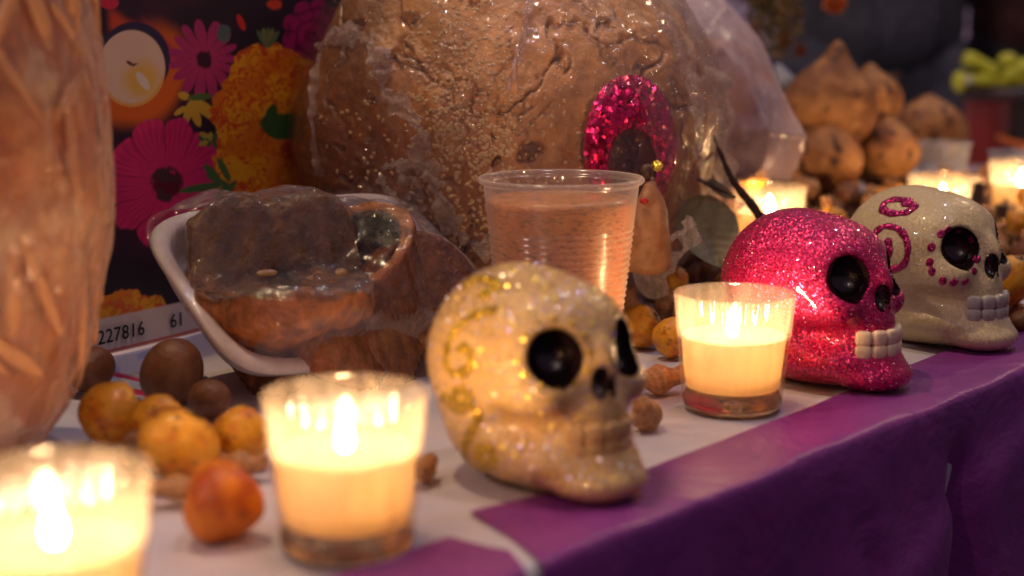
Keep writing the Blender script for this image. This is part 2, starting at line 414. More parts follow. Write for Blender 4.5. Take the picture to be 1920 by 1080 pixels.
SKV, SKF = nets(skull_sdf, (-6.4, -4.8, -.4), (7, 4.8, 10.2), .105)
def part_shell(c_, r, eps=.0, n=96, grow=-.035, stop=.0):
    V, Fc = blob(n, n//2, lambda d: d*(np.array(r)+grow)); V = V+np.array(c_)
    def raw(P):
        d = ell(P, (-1.3, 0, 5.35), (4.45, 4.2, 4.35)); d = smin(d, ell(P, (1.6, 0, 6.3), (2.7, 3.4, 2.7)), 1.6)
        for s in (-1, 1): d = smin(d, ell(P, (2.5, s*2.2, 4.75), (1.8, 1.3, 1.2)), .8)
        d = smin(d, ell(P, (2.7, 0, 3.6), (2.3, 2.1, 2.2)), .7); return smin(d, ell(P, (4.0, 0, 5.75), (1.05, .65, 1.4)), .55)
    dv = raw(V); keep = (dv[Fc] < stop).all(1); Fc = Fc[keep]
    u, inv = np.unique(Fc, return_inverse=True); return V[u], inv.reshape(-1, 4)
def flakes(name, V, N, count, size, mat, parent, seed, jit=.35, lift=.03, cond=None):
    rs = np.random.RandomState(seed); idx = np.arange(len(V))
    ey = np.minimum(ell(V, (3.7, 2.0, 6.42), (1.6, 1.3, 1.52)), ell(V, (3.7, -2.0, 6.42), (1.6, 1.3, 1.52))); idx = idx[ey > 0]
    idx = rs.choice(idx, count); p = V[idx]+rs.normal(0, .03, (count, 3)); n = N[idx]+rs.normal(0, jit, (count, 3)); n /= np.linalg.norm(n, axis=1)[:, None]
    p = V[idx]+N[idx]*lift
    a = np.cross(n, rs.normal(0, 1, (count, 3))); a /= np.linalg.norm(a, axis=1)[:, None]; b = np.cross(n, a)
    sz = (size*(.6+.8*rs.rand(count)))[:, None]
    VV = np.stack([p+a*sz, p+b*sz, p-a*sz, p-b*sz], 1).reshape(-1, 3)
    return tag(mesh(name, VV, np.arange(count*4).reshape(-1, 4), mat, parent, False), kind='stuff')
MBLK = M_simple('black_gloss_paint', (.006, .004, .005), (.02, .006, .008), 3, .22, .25, 7, coat=.3)
def M_ceramic(name, a, b):
    t = NT(name); cl = t.mix(t.ramp(t.noise(.5, 5), [(.3, 0.), (.7, 1.)]), a, b)
    v = t.n('ShaderNodeTexVoronoi'); v.inputs['Scale'].default_value = 1; t.l(t.co(9), v.inputs['Vector'])
    sub = t.n('ShaderNodeVectorMath', operation='SUBTRACT'); t.l(v.outputs['Color'], sub.inputs[0]); sub.inputs[1].default_value = (.5, .5, .5)
    sc = t.n('ShaderNodeVectorMath', operation='SCALE'); t.l(sub.outputs[0], sc.inputs[0]); sc.inputs['Scale'].default_value = .3
    ge = t.n('ShaderNodeNewGeometry'); ad = t.n('ShaderNodeVectorMath', operation='ADD'); t.l(ge.outputs['Normal'], ad.inputs[0]); t.l(sc.outputs[0], ad.inputs[1])
    nz = t.n('ShaderNodeVectorMath', operation='NORMALIZE'); t.l(ad.outputs[0], nz.inputs[0])
    return t.done(t.bsdf(cl, .38, 0, .5, .15, t.bump(t.noise(3., 5), .25, .05, nz.outputs[0])))
MSK1 = M_ceramic('cream_skull_glaze', (.72, .44, .15), (.78, .54, .24))
MSK3 = M_ceramic('ivory_skull_glaze', (.56, .46, .24), (.62, .52, .30))
MSK2 = M_glitter('magenta_glitter', (.85, .03, .20), (.40, .004, .07), 12., .30, .6, .75)
MGOLD = M_glitter('gold_glitter_glue', (.85, .55, .05), (.42, .28, .02), 9, .34, .6, .9)
MMAG = M_glitter('magenta_glitter_glue', (.55, .02, .18), (.25, .004, .08), 9, .3, .6, .9)
FL = lambda n, c_, r=.30, m=.8: M_simple(n, c_, c_, 1, r, 0, 1, metal=m, spec=.9)
FG, FW, FLI, FM = FL('gold_flake', (1, .78, .12)), FL('silver_flake', (1, .95, .85)), FL('lilac_flake', (.72, .62, 1)), FL('pink_flake', (1, .25, .45))
MT_GREY = M_simple('painted_teeth_grey', (.50, .47, .40), (.36, .34, .30), 2, .3, .2, coat=.3)
MT_WHITE = M_simple('painted_teeth_white', (.97, .78, .50), (.80, .62, .42), 2, .35, .2)
def make_skull(loc, yaw, scale, mat, teeth_mat, label, tk=1.):
    t = thing('sugar_skull', loc, label, 'skull', None, yaw); t.scale = (scale,)*3
    me = bpy.data.meshes.get('skull_shell')
    N = None
    o = mesh('skull_shell', SKV, SKF, mat, t); me = o.data
    N = np.zeros(len(me.vertices)*3, np.float32); me.vertices.foreach_get('normal', N); N = N.reshape(-1, 3)
    for s in (-1, 1):
        V, Fc = part_shell((3.7, s*2.0, 6.42), (1.5, 1.12, 1.30)); mesh('eye_socket', V, Fc[:, ::-1], MBLK, t)
        V, Fc = part_shell((4.75, s*.36, 5.3), (.62, .34, .75), n=48, grow=-.012); mesh('nostril', V, Fc[:, ::-1], MBLK, t)
    for row, i in TEETH:
        a = R(-62+124*(i+.5)/5); c_ = np.array((3.15+1.95*math.cos(a), 2.1*math.sin(a), 2.42+.76*row))
        V, Fc = blob(14, 9, lambda d: np.sign(d)*np.abs(d)**.6*np.array((.36, .47, .43))*np.array((tk, 1, 1))); ca, sa = math.cos(a), math.sin(a)
        V = np.stack([V[:, 0]*ca-V[:, 1]*sa, V[:, 0]*sa+V[:, 1]*ca, V[:, 2]], -1)+c_; mesh('tooth', V, Fc, teeth_mat, t)
    M = Matrix.Translation(Vector(loc)) @ Matrix.Rotation(yaw, 4, 'Z') @ Matrix.Scale(scale, 4)
    bv = BVHTree.FromPolygons([Vector(v) for v in SKV], SKF.tolist())
    inv = M.inverted(); cl = inv @ Vector((0, 0, CH))
    def hit(px, py):
        d = (inv.to_3x3() @ ray(px, py)).normalized(); h = bv.ray_cast(cl, d)
        return h[0], h[1]
    return t, N, hit
def glue(t, hit, pts, rad, mat, name='swirl', n=6):
    P = spline([(x, y, 0) for x, y in pts], n); L, U = [], []
    for x, y, _ in P:
        h, nn = hit(x, y)
        if h is not None and (not L or (h-L[-1]).length < 2.2): L.append(h+nn*.02); U.append(nn)
    if len(L) < 3: return
    m = len(L); rr = [rad*(1.+.10*math.sin(k*1.1)+.12*math.sin(k*.4)) for k in range(m)]; rr[0] *= .4; rr[-1] *= .4
    V, Fc = tube(L, rr, 8, .35, True, U); mesh(name, V, Fc, mat, t)
def spiral(cx, cy, r0, r1, a0, turns, n=14, ky=1.):
    return [(cx+(r0+(r1-r0)*k/n)*math.cos(a0+turns*2*PI*k/n), cy+ky*(r0+(r1-r0)*k/n)*math.sin(a0+turns*2*PI*k/n)) for k in range(n+1)]
# gold swirled skull
t, N, hit = make_skull((1.15, 63.6, .05), R(-52), .965, MSK1, MSK1, 'cream skull with gold glitter swirls, nearest the camera', .4)
glue(t, hit, [(868, 540), (885, 528), (905, 522), (925, 528), (930, 542), (915, 552), (900, 548)], .27, MGOLD)
glue(t, hit, [(925, 500), (960, 488), (1000, 488), (1030, 498)], .27, MGOLD)
glue(t, hit, [(935, 580), (890, 592), (858, 615), (840, 650), (838, 685), (852, 700), (872, 696), (884, 680), (880, 660), (866, 652), (858, 662)], .22, MGOLD)
glue(t, hit, spiral(862, 745, 6, 28, 2.2, 1.15)+[(893, 770), (888, 800), (872, 830), (868, 855)], .22, MGOLD)
glue(t, hit, [(868, 855), (880, 872), (900, 880)]+spiral(905, 856, 24, 5, 1.4, -1.1), .22, MGOLD)
for ex, ey, rx, ry, a0, a1, n_ in ((1040, 664, 66, 66, -2.6, 2.5, 11), (1168, 655, 48, 74, -1.9, -1.2, 1)):
    for k in range(n_):
        a = a0+(a1-a0)*k/max(1, n_-1); h, nn = hit(ex+rx*math.cos(a), ey+ry*math.sin(a))
        if h is not None:
            V, Fc = blob(12, 8, lambda d: d*np.array((.15, .15, .07))); q = Vector((0, 0, 1)).rotation_difference(nn).to_matrix()
            mesh('glitter_dot', [tuple(q @ Vector(v)+h) for v in V], Fc, MGOLD, t)
flakes('gold_glitter', SKV, N, 1600, .075, FG, t, 3, .30); flakes('lilac_glitter', SKV, N, 1300, .068, FLI, t, 4, .30)
flakes('silver_glitter', SKV, N, 1000, .068, FW, t, 5, .30)
# pink skull
t, N, hit = make_skull((17.0, 82.4, .05), R(-47), .98, MSK2, MT_WHITE, 'magenta glitter skull with painted white teeth', .75)
flakes('pink_glitter', SKV, N, 5000, .030, FM, t, 6, .55); flakes('silver_glitter', SKV, N, 1100, .028, FW, t, 7, .5)
# ivory skull
t, N, hit = make_skull((26.2, 92.8, .05), R(-50), 1.0, MSK3, MT_GREY, 'ivory skull with magenta dots round its black eyes, farthest to the right', .8)
flakes('silver_glitter', SKV, N, 1500, .026, FW, t, 8, .45); flakes('lilac_glitter', SKV, N, 900, .026, FLI, t, 9, .45); flakes('gold_glitter', SKV, N, 300, .026, FG, t, 10, .45)
glue(t, hit, [(1712, 378), (1680, 374), (1660, 380), (1655, 392), (1672, 400), (1700, 398), (1714, 386), (1690, 382)], .26, MMAG)
glue(t, hit, [(1634, 450), (1645, 432), (1665, 424), (1690, 434), (1702, 462), (1695, 495), (1672, 505), (1656, 496)], .22, MMAG)
glue(t, hit, [(1664, 446), (1667, 468), (1662, 486), (1652, 474)], .24, MMAG)
for dx, dy in ((-46, 8), (-43, -20), (-25, -45), (-12, -52), (8, -50), (30, -33), (40, 2), (36, 24), (20, 44), (-2, 45), (-22, 42), (-42, 24)):
    h, nn = hit(1790+dx*1.02, 484+dy*1.02)
    if h is not None:
        V, Fc = blob(14, 8, lambda d: d*np.array((.24, .30, .07))); q = Vector((0, 0, 1)).rotation_difference(nn).to_matrix()
        mesh('petal_dot', [tuple(q @ Vector(v)+h) for v in V], Fc, MMAG, t)

# ------------------------------------------------------------------ plastic cup of atole
cx, cy = 2.65, 80.4
t = thing('plastic_cup', (cx, cy, 0), 'ribbed clear plastic cup filled with orange brown drink before the wrapped bread', 'cup')
q = NT('cup_plastic'); tr = q.n('ShaderNodeBsdfTransparent'); tr.inputs[0].default_value = (.97, .95, .94, 1)
gs = q.n('ShaderNodeBsdfGlossy'); gs.inputs['Roughness'].default_value = .16
dd = q.mixsh(.5, (lambda n: (setattr(n.inputs[0], 'default_value', (.85, .76, .70, 1)), n.outputs[0])[1])(q.n('ShaderNodeBsdfDiffuse')), (lambda n: (setattr(n.inputs[0], 'default_value', (.9, .78, .68, 1)), n.outputs[0])[1])(q.n('ShaderNodeBsdfTranslucent')))
lw = q.n('ShaderNodeLayerWeight'); fz = q.math('ADD', q.math('MULTIPLY', q.math('POWER', lw.outputs['Facing'], 2.), .40), .20)
MCUP = q.done(q.mixsh(.09, q.mixsh(fz, tr.outputs[0], dd), gs.outputs[0]))
prof = [(2.9, .05)]; z = .3
RAD = lambda z: 2.95+1.25*(z/11.2)**1.0
while z < 11.2:
    prof.append((RAD(z)+(.045*math.sin(z*2*PI/.34) if 1 < z < 9.0 else 0), z)); z += .0567
prof += [(4.26, 11.25), (4.42, 11.32), (4.50, 11.42), (4.50, 11.55), (4.42, 11.62), (4.33, 11.55), (4.25, 11.42)]
V, Fc = lathe(prof, 96); mesh('cup_wall', V, Fc, MCUP, t)
q = NT('orange_drink'); sp_ = q.ramp(q.noise(2.2, 5, .65, (1, 1, 4.5)), [(.36, .35), (.50, 1.)]); sp2 = q.ramp(q.noise(7, 3, .6, (1, 1, 2.2)), [(.34, .55), (.48, 1.)])
cl = q.mix(1., q.mix(1., (.74, .31, .10), sp_, 'MULTIPLY'), sp2, 'MULTIPLY')
MDR = q.done(q.bsdf(cl, .35, 0, .5, .2, None, **{'Subsurface Weight': .2, 'Subsurface Scale': .01, 'Subsurface Radius': (1, .5, .2)}))
V, Fc = lathe([(0, .15)]+[(RAD(z)-.12, z) for z in np.linspace(.15, 10.45, 30)]+[(2.2, 10.48), (0, 10.48)], 80); mesh('drink', V, Fc, MDR, t)

# ------------------------------------------------------------------ big wrapped bread
BC = np.array(D(950, 250, 106)); BR = np.array((14.7, 14.0, 14.6))
def bread_raw(d):
    P = d*14.5
    lump = fbm(P*.16+3, 3, 1)-.5; lump2 = fbm(P*.45+9, 4, 5)-.5
    wp = P*.20+np.stack([fbm(P*.3+k*11, 3, 20+k) for k in range(3)], -1)*1.6
    cr = 1-np.abs(fbm(wp, 3, 31)*2-1); crack = sm(.965, .995, cr)
    wp2 = P*.42+np.stack([fbm(P*.5+k*5, 3, 40+k) for k in range(3)], -1)*1.2
    crack2 = sm(.955, .99, 1-np.abs(fbm(wp2, 3, 47)*2-1))*sm(.45, .6, fbm(P*.12, 2, 51))
    return lump*2.0+lump2*.5-crack*.6-crack2*.22+(fbm(P*2.2, 4, 61)-.5)*.10, crack+crack2*.7, lump2
def bread_fn(d):
    h, ck, l2 = bread_raw(d); return d*(BR+h[:, None])
V, Fc = blob(760, 380, bread_fn); dirs = V/np.linalg.norm(V, axis=1)[:, None]
_, ck, l2 = bread_raw(dirs); x_, y_ = proj(V+BC)
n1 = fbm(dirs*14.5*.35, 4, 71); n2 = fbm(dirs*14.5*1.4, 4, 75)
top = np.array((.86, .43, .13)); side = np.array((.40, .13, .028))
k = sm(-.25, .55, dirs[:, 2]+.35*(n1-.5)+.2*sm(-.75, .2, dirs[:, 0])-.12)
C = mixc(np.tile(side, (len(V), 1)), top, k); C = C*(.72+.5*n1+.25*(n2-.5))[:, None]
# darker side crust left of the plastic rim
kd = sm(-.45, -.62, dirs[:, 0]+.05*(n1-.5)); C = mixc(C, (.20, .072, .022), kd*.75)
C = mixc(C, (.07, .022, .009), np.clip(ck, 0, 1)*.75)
keepz = V[:, 2]+BC[2]; V[:, 2] = np.maximum(V[:, 2], .15-BC[2])
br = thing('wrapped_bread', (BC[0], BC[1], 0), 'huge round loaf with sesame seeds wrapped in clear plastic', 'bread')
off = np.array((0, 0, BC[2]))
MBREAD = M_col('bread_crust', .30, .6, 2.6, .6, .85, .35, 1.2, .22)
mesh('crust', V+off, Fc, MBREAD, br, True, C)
bvb = BVHTree.FromPolygons([Vector(v) for v in V+BC], Fc.tolist())
def bhit(px, py, lift=0.):
    h = bvb.ray_cast(Vector((0, 0, CH)), ray(px, py).normalized())
    return (h[0]+h[1]*lift, h[1]) if h[0] is not None else (None, None)
BO = Vector((BC[0], BC[1], 0))
# sesame
rs = np.random.RandomState(5); SV, SF = [], []; base, bf = blob(8, 5, lambda d: d*np.array((.17, .115, .05))); n = 0
seedpts = []
while len(seedpts) < 1050:
    if rs.rand() < .8: x, y = rs.normal(890, 95), rs.normal(255, 115)
    else: x, y = rs.uniform(600, 1290), rs.uniform(0, 470)
    if not (575 < x < 1320 and -60 < y < 500): continue
    if x > 960 and rs.rand() < .75: continue
    if x < 770 and rs.rand() < .6: continue
    seedpts.append((x, y))
for x, y in seedpts:
    h, nn = bhit(x, y, .015)
    if h is None: continue
    q = Vector((0, 0, 1)).rotation_difference(nn).to_matrix() @ Matrix.Rotation(rs.uniform(0, 6.3), 3, 'Z'); k0 = len(SV); s_ = rs.uniform(.75, 1.15)
    SV += [tuple(q @ (Vector(v)*s_)+h-BO) for v in base]; SF.append(bf+k0)
MSES = M_simple('sesame_seed_hull', (.62, .40, .18), (.72, .50, .26), 2, .4, .1)
tag(mesh('sesame_seed', SV, np.concatenate(SF), MSES, br), kind='stuff')
# film shell
MF_B = M_film('bread_film', .02, (.9, .72, .60), 1., 1.6, .07, .4)
def film_fn(d):
    P = d*15; f_ = .35+.35*fbm(P*.25+4, 3, 81)+.22*np.abs(fbm(P*.5+d*3, 3, 85)-.5)*2; lo = sm(-.2, -.75, d[:, 2]); return d*(BR+f_[:, None]+.2)-0*lo[:, None]
V, Fc = blob(300, 150, film_fn); V[:, 2] = np.maximum(V[:, 2], .1-BC[2])
mesh('plastic_wrap', V+off, Fc, MF_B, br)
# crumpled plastic rims
MF_R = M_film('crumpled_film', .5, (.95, .80, .70), 1., 2.4, .12, .8, b=.36)
def ribbon(parent, org, pts, hitf, width, seed=0, lift=.5, mat=None, name='plastic_fold', amp=.35, n=10, across=9):
    P = spline([(x, y, 0) for x, y in pts], n); rs = np.random.RandomState(seed); L = []
    for x, y, _ in P:
        h = hitf(x, y)
        if h is not None: L.append(h)
    V = []
    m = len(L); ph = rs.rand(8)*6
    for i, p in enumerate(L):
        tg = (L[min(i+1, m-1)]-L[max(i-1, 0)]).normalized(); vd = (Vector((0, 0, CH))-p).normalized(); sd = tg.cross(vd).normalized()
        wd = width*(.65+.35*math.sin(i*.23+ph[0])+.2*math.sin(i*.61+ph[1]))*min(1, (i+1)/4, (m-i)/4+.15)
        for k in range(across):
            u = k/(across-1)*2-1
            b = amp*(math.sin(u*5+i*.35+ph[2])*.5+math.sin(u*9-i*.8+ph[3])*.3+.5*(1-u*u)+rs.normal(0, .14))
            V.append(tuple(p+sd*(wd*u+.1*math.sin(i*.9+k))+vd*(lift+b*wd)-org))
    return mesh(name, V, gridf(m, across), mat or MF_R, parent)
bh = lambda x, y: bhit(x, y)[0]
ribbon(br, BO, [(602, 100), (610, 78), (635, 68), (670, 66), (692, 80), (712, 115), (716, 150), (725, 180), (752, 200), (780, 232), (790, 265), (783, 305)], bh, .75, 1, .6)
ribbon(br, BO, [(742, 312), (775, 312), (800, 316), (812, 338), (822, 372), (840, 410), (862, 440), (895, 462), (925, 468)], bh, .75, 2, .6)
ribbon(br, BO, [(716, 316), (738, 308), (775, 305), (796, 318)], bh, .3, 3, .7)
ribbon(br, BO, [(712, 322), (718, 345), (740, 368), (765, 388), (800, 392)], bh, .25, 4, .6)
ribbon(br, BO, [(745, 345), (770, 335), (785, 350), (778, 372), (757, 372)], bh, .4, 5, .6, amp=.8)
ribbon(br, BO, [(600, 100), (590, 150), (585, 210), (590, 280), (600, 330)], bh, .35, 6, .6)
ribbon(br, BO, [(1000, -30), (985, 40), (980, 70), (965, 130), (950, 170)], bh, .22, 9, .5)
ribbon(br, BO, [(1232, 20), (1262, 70), (1288, 120), (1300, 170), (1310, 230), (1305, 300)], bh, .5, 7, .7)
def plane_at(Y): return lambda x, y: D(x, y, Y)
ribbon(br, BO, [(1180, 470), (1210, 458), (1250, 450), (1285, 430), (1295, 405)], plane_at(94), .4, 8, .2)
ribbon(br, BO, [(1190, 500), (1215, 540), (1245, 500), (1285, 465), (1298, 425)], plane_at(95), .9, 10, .2, amp=.6)
# side crust sheath to the right (loose bag around the loaf)
ribbon(br, BO, [(1225, 5), (1275, 50), (1310, 110), (1335, 190), (1350, 260), (1360, 330), (1350, 400)], plane_at(108), 1.5, 12, 0, MF_R, amp=.5)

# ------------------------------------------------------------------ foil niche ornament on the loaf
fo = thing('foil_ornament', BO, 'oval niche of crimson foil pressed into the wrapped loaf', 'ornament')
MFOIL = M_glitter('crimson_foil', (.98, .03, .20), (.50, .004, .07), 3.2, .24, .85, 1.1)
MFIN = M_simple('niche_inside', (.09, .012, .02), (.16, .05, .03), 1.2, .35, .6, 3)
nr, na = 26, 120; V = []; fc = Vector(bhit(1182, 270)[0]); 
for j in range(na):
    a = 2*PI*j/na
    for i in range(nr):
        f_ = i/(nr-1); r = .50+.50*f_                       # inner rim to outer rim
        x = 1182+(1-f_)*4+ (88+4*math.sin(a*3))*r*math.cos(a); y = 262+(1-f_)*42+ (122 if math.sin(a) < 0 else 140)*r*math.sin(a)
        h = bhit(x, y)[0] or fc; vd = (Vector((0, 0, CH))-h).normalized()
        V.append(tuple(h+vd*(.35+1.0*math.sin(PI*min(1, .25+f_*.72))**.8-(.9 if i == 0 else 0))+Vector((0, 0, .05*math.sin(a*31)))-BO))
mesh('foil_rim', V, gridf(na, nr, True), MFOIL, fo)
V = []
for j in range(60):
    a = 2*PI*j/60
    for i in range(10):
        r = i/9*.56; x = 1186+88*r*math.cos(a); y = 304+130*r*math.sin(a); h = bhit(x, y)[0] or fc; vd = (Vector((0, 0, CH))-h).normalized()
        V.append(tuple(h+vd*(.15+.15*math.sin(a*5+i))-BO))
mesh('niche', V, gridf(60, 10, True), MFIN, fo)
V, Fc = tube(spline([D(1216, 330, 90.6)-BO, D(1218, 350, 90.3)-BO, D(1218, 380, 90.2)-BO, D(1212, 420, 90.2)-BO, D(1196, 480, 91)-BO], 6), [.16+.03*k+.0022*k*k for k in range(25)], 40); V = np.array(V); V = V+.5*(fbm(V*np.array((2.2, 2.2, .5)), 3, 91)-.5)[:, None]*np.array((1, 1, .2))
st = thing('paper_figure', BO, 'small pale robed figure with a red spot standing in the foil niche', 'figure')
MBARK0 = M_simple('dark_hair', (.05, .02, .012), (.10, .05, .03), 2, .5)
MPALE = M_simple('pale_sugar_paste', (.30, .125, .05), (.46, .23, .10), 1.4, .5, .3)
mesh('robe', V, Fc, MPALE, st); V, Fc = blob(20, 14, lambda d: d*np.array((.42, .4, .5))); mesh('head', V+np.array(D(1212, 322, 90.3)-BO), Fc, MBARK0, st)
hp = D(1208, 377, 89.1)-BO; V, Fc = blob(12, 8, lambda d: d*np.array((.27, .12, .2))); mesh('spot', V+np.array(hp), Fc, M_simple('red_spot', (.5, .01, .02), (.5, .01, .02), 1, .4), st)
hp = D(1232, 311, 89.2)-BO
V, Fc = blob(20, 12, lambda d: d*.33); V = V+.06*np.sin(V*40); mesh('gold_bead', V+np.array(hp), Fc, FG, st)

# ------------------------------------------------------------------ printed banner behind
pA = G(170, 672); pB = G(335, 632); pd = (pB-pA).normalized()
us = np.concatenate([np.linspace(-30, -4, 14, endpoint=False), np.linspace(-4, 30, 470), np.linspace(30.5, 48, 12)])
vs = np.concatenate([np.linspace(0, 24.5, 330), np.linspace(25, 42, 10)])
U, W = np.meshgrid(us, vs, indexing='ij'); nx = np.array((pd.y, -pd.x))
bend = .25*np.sin(U*.3)*np.sin(W*.12+.5)
V = np.stack([pA.x+pd.x*U+nx[0]*bend, pA.y+pd.y*U+nx[1]*bend, W+.02], -1).reshape(-1, 3); x, y = proj(V)
Q = np.stack([x, y, np.zeros_like(x)], -1); f1 = fbm(Q/40, 4, 101); f2 = fbm(Q/12, 4, 103); f3 = fbm(Q/90, 3, 105)
C = np.tile(np.array((.012, .007, .018)), (len(V), 1)); C = mixc(C, (.05, .012, .03), sm(.5, .8, f3)*.6)
dw = lambda s, k: (fbm(Q/s+k, 3, 110+k)-.5)
def disc(cx, cy, rx, ry, wob=0, s=18, k=0, rot=0.):
    dx, dy = x-cx, y-cy
    if rot: dx, dy = dx*math.cos(rot)+dy*math.sin(rot), -dx*math.sin(rot)+dy*math.cos(rot)
    return np.sqrt((dx/rx)**2+(dy/ry)**2)+wob*dw(s, k)
def ang(cx, cy): return np.arctan2(y-cy, x-cx)
def petals(cx, cy, rx, ry, n, colA, colB, depth=.22, k=0, dark=(.03, .004, .02), core=.2, ph=0., dk=.8):
    global C
    a = ang(cx, cy)+.35*dw(60, k); r = disc(cx, cy, rx, ry, .10, 25, k); pe = np.abs(np.cos(a*n/2+ph)); edge = 1-depth+depth*pe**.6
    m = sm(edge+.02, edge-.02, r); vein = .9+.1*np.sin(a*n*5)*sm(.2, .8, r); cc_ = mixc(np.tile(colA, (len(x), 1)), colB, np.clip(sm(.2, 1., r)*.6+f2*.4, 0, 1))*vein[:, None]
    cc_ = mixc(cc_, dark, sm(.22, .02, pe)*sm(.1, .6, r)*dk); C = C*(1-m[:, None])+cc_*m[:, None]
    m = sm(core+.03, core-.05, r+.1*dw(8, k)); C = mixc(C, dark, m)
# painted flame-coloured halo and candle seen from above
g = disc(250, 128, 118, 128, .15, 60, 1, .3); C = mixc(C, (.50, .10, .012), sm(1.0, .72, g)*sm(-50, 40, (y-90)+.5*(x-230)))
st_ = np.abs((y-40)-(x-215)*.42-14*np.sin((x-215)/60)); m = sm(34, 6, st_+14*dw(30, 2))*sm(195, 215, x)*sm(360, 290, x); C = mixc(C, (.42, .05, .02), m)
m = sm(26, 4, np.abs((y-75)-(x-290)*.95+10*f1))*sm(255, 300, x)*sm(380, 330, x); C = mixc(C, (.40, .03, .07), m)
C = mixc(C, (.02, .016, .05), sm(1.02, .96, disc(252, 112, 68, 72)))
g = disc(247, 128, 63, 72); m = sm(1.02, .97, g); C = mixc(C, (.62, .42, .30), m); C = mixc(C, (.60, .36, .07), m*sm(.2, .9, disc(262, 150, 50, 50, .3, 40, 3)*-1+1.2)); C = mixc(C, (.58, .30, .02), m*sm(.86, .98, g)*sm(120, 170, y))
C = mixc(C, (.60, .50, .42), sm(1., .8, disc(268, 152, 9, 22, 0, 1, 0, -.6))); C = mixc(C, (.10, .02, .02), sm(1., .8, disc(244, 119, 10, 3.5, 0, 1, 0, .6))); C = mixc(C, (.12, .06, .08), sm(1., .8, disc(251, 121, 9, 2.5, 0, 1, 0, -.3)))
petals(382, 112, 66, 78, 15, (.40, .03, .11), (.30, .02, .13), .5, 4, core=.22); C = mixc(C, (.06, .10, .10), sm(1, .8, disc(420, 62, 14, 18, .4, 9, 5)))
petals(590, 62, 62, 66, 9, (.36, .012, .12), (.24, .006, .09), .2, 6, core=.05)
sw = np.sin(disc(590, 70, 12, 12, 3, 30, 7)*3.0); C = C*(1-.45*(sm(.2, .9, sw)*sm(1, .9, disc(590, 62, 56, 60)))[:, None])
for cx_, cy_, rx_, ry_, rr in ((352, 212, 8, 22, .2), (366, 214, 9, 26, -.35), (385, 205, 12, 38, -.95), (338, 208, 14, 6, -.6), (345, 180, 12, 8, .3)):
    C = mixc(C, (.46, .30, .03), sm(1.05, .85, disc(cx_, cy_, rx_, ry_, .1, 9, 8, rr)))
C = mixc(C, (.07, .12, .03), sm(1.05, .85, disc(375, 182, 24, 7, .2, 9, 9, -.1)))
petals(312, 343, 116, 124, 10, (.62, .026, .14), (.46, .016, .11), .16, 10, dark=(.10, .003, .02), core=.24, ph=.4, dk=.35)
C = C*(1-.35*(sm(.35, .9, np.abs(np.sin(ang(312, 343)*32+f1*4)))*sm(1, .9, disc(312, 343, 105, 112))*.4)[:, None])
C = mixc(C, (.05, .02, .03), sm(.62, .5, f2)*sm(1.1, .9, disc(312, 345, 30, 34)))
for k in range(14):                                               # small green and yellow sprigs
    a = k*2.4; cx_, cy_ = 398+18*math.cos(a), 262+34*math.sin(a*1.3); C = mixc(C, (.30, .26, .03) if k % 3 == 0 else (.04, .08, .035), sm(1.05, .85, disc(cx_, cy_, 10, 5, .3, 8, 12+k % 3, a)))
# marigolds, ruffled
def marigold(cx, cy, rx, ry, k, lo=(.42, .05, .015), hi=(.60, .27, .012), mid=(.50, .14, .01)):
    global C
    r = disc(cx, cy, rx, ry, .45, 20, k); m = sm(1.02, .95, r); wq = np.stack([x/24+2.2*dw(20, k)*2, y/20+2.2*dw(20, k+1)*2, np.full_like(x, k*3.)], -1)
    q = fbm(wq, 3, 130+k); rf = np.abs(q*2-1); cc_ = mixc(np.tile(lo, (len(x), 1)), mid, sm(.04, .16, rf)); cc_ = mixc(cc_, hi, sm(.12, .30, rf)*sm(.35, .6, f1)); C = C*(1-m[:, None])+cc_*m[:, None]
marigold(455, 225, 58, 85, 20); marigold(485, 310, 80, 78, 21); marigold(560, 250, 60, 130, 22); marigold(508, 150, 86, 66, 23)
C = mixc(C, (.28, .010, .02), sm(1.05, .8, disc(566, 262, 40, 62, .6, 20, 24))*.8)
for cx_, cy_, rx_, ry_, rr in ((520, 232, 34, 20, .1), (508, 218, 12, 24, .3), (540, 224, 22, 12, -.4), (512, 246, 26, 12, .5), (535, 250, 22, 12, .2)):
    C = mixc(C, (.028, .085, .022), sm(1.05, .85, disc(cx_, cy_, rx_, ry_, .15, 9, 25, rr)))
C = mixc(C, (.10, .13, .02), sm(2.0, .5, np.abs(np.sin(ang(545, 240)*9)*10))*sm(1., .6, disc(522, 235, 30, 22))*.6)
for k, a in enumerate((-2.1, -1.8, -1.55, -1.3, -1.0)):
    cx_, cy_ = 502+20*math.cos(a), 92+22*math.sin(a); C = mixc(C, (.13, .15, .05) if k % 2 else (.08, .12, .05), sm(1.05, .8, disc(cx_, cy_, 20, 5.5, 0, 1, 0, a)))
for cx_, cy_, rx_, ry_, rr in ((378, 352, 44, 8, -.16), (398, 325, 24, 8, .8), (420, 318, 26, 7, 1.1), (432, 352, 18, 6, -.9), (415, 360, 20, 6, -.9), (408, 338, 26, 6, .45)):
    C = mixc(C, (.05, .11, .035), sm(1.05, .85, disc(cx_, cy_, rx_, ry_, 0, 1, 0, rr)))
C = mixc(C, (.45, .02, .015), sm(1., .8, disc(452, 42, 7, 18, 0, 1, 0, -.4))); C = mixc(C, (.5, .04, .02), sm(1., .8, disc(515, 8, 16, 10, .3, 8, 30)))
C = mixc(C, (.45, .02, .05), sm(1., .8, disc(206, 5, 20, 14, .3, 8, 31)))
marigold(242, 600, 82, 56, 26, (.50, .08, .03), (.56, .27, .015), (.46, .16, .012))
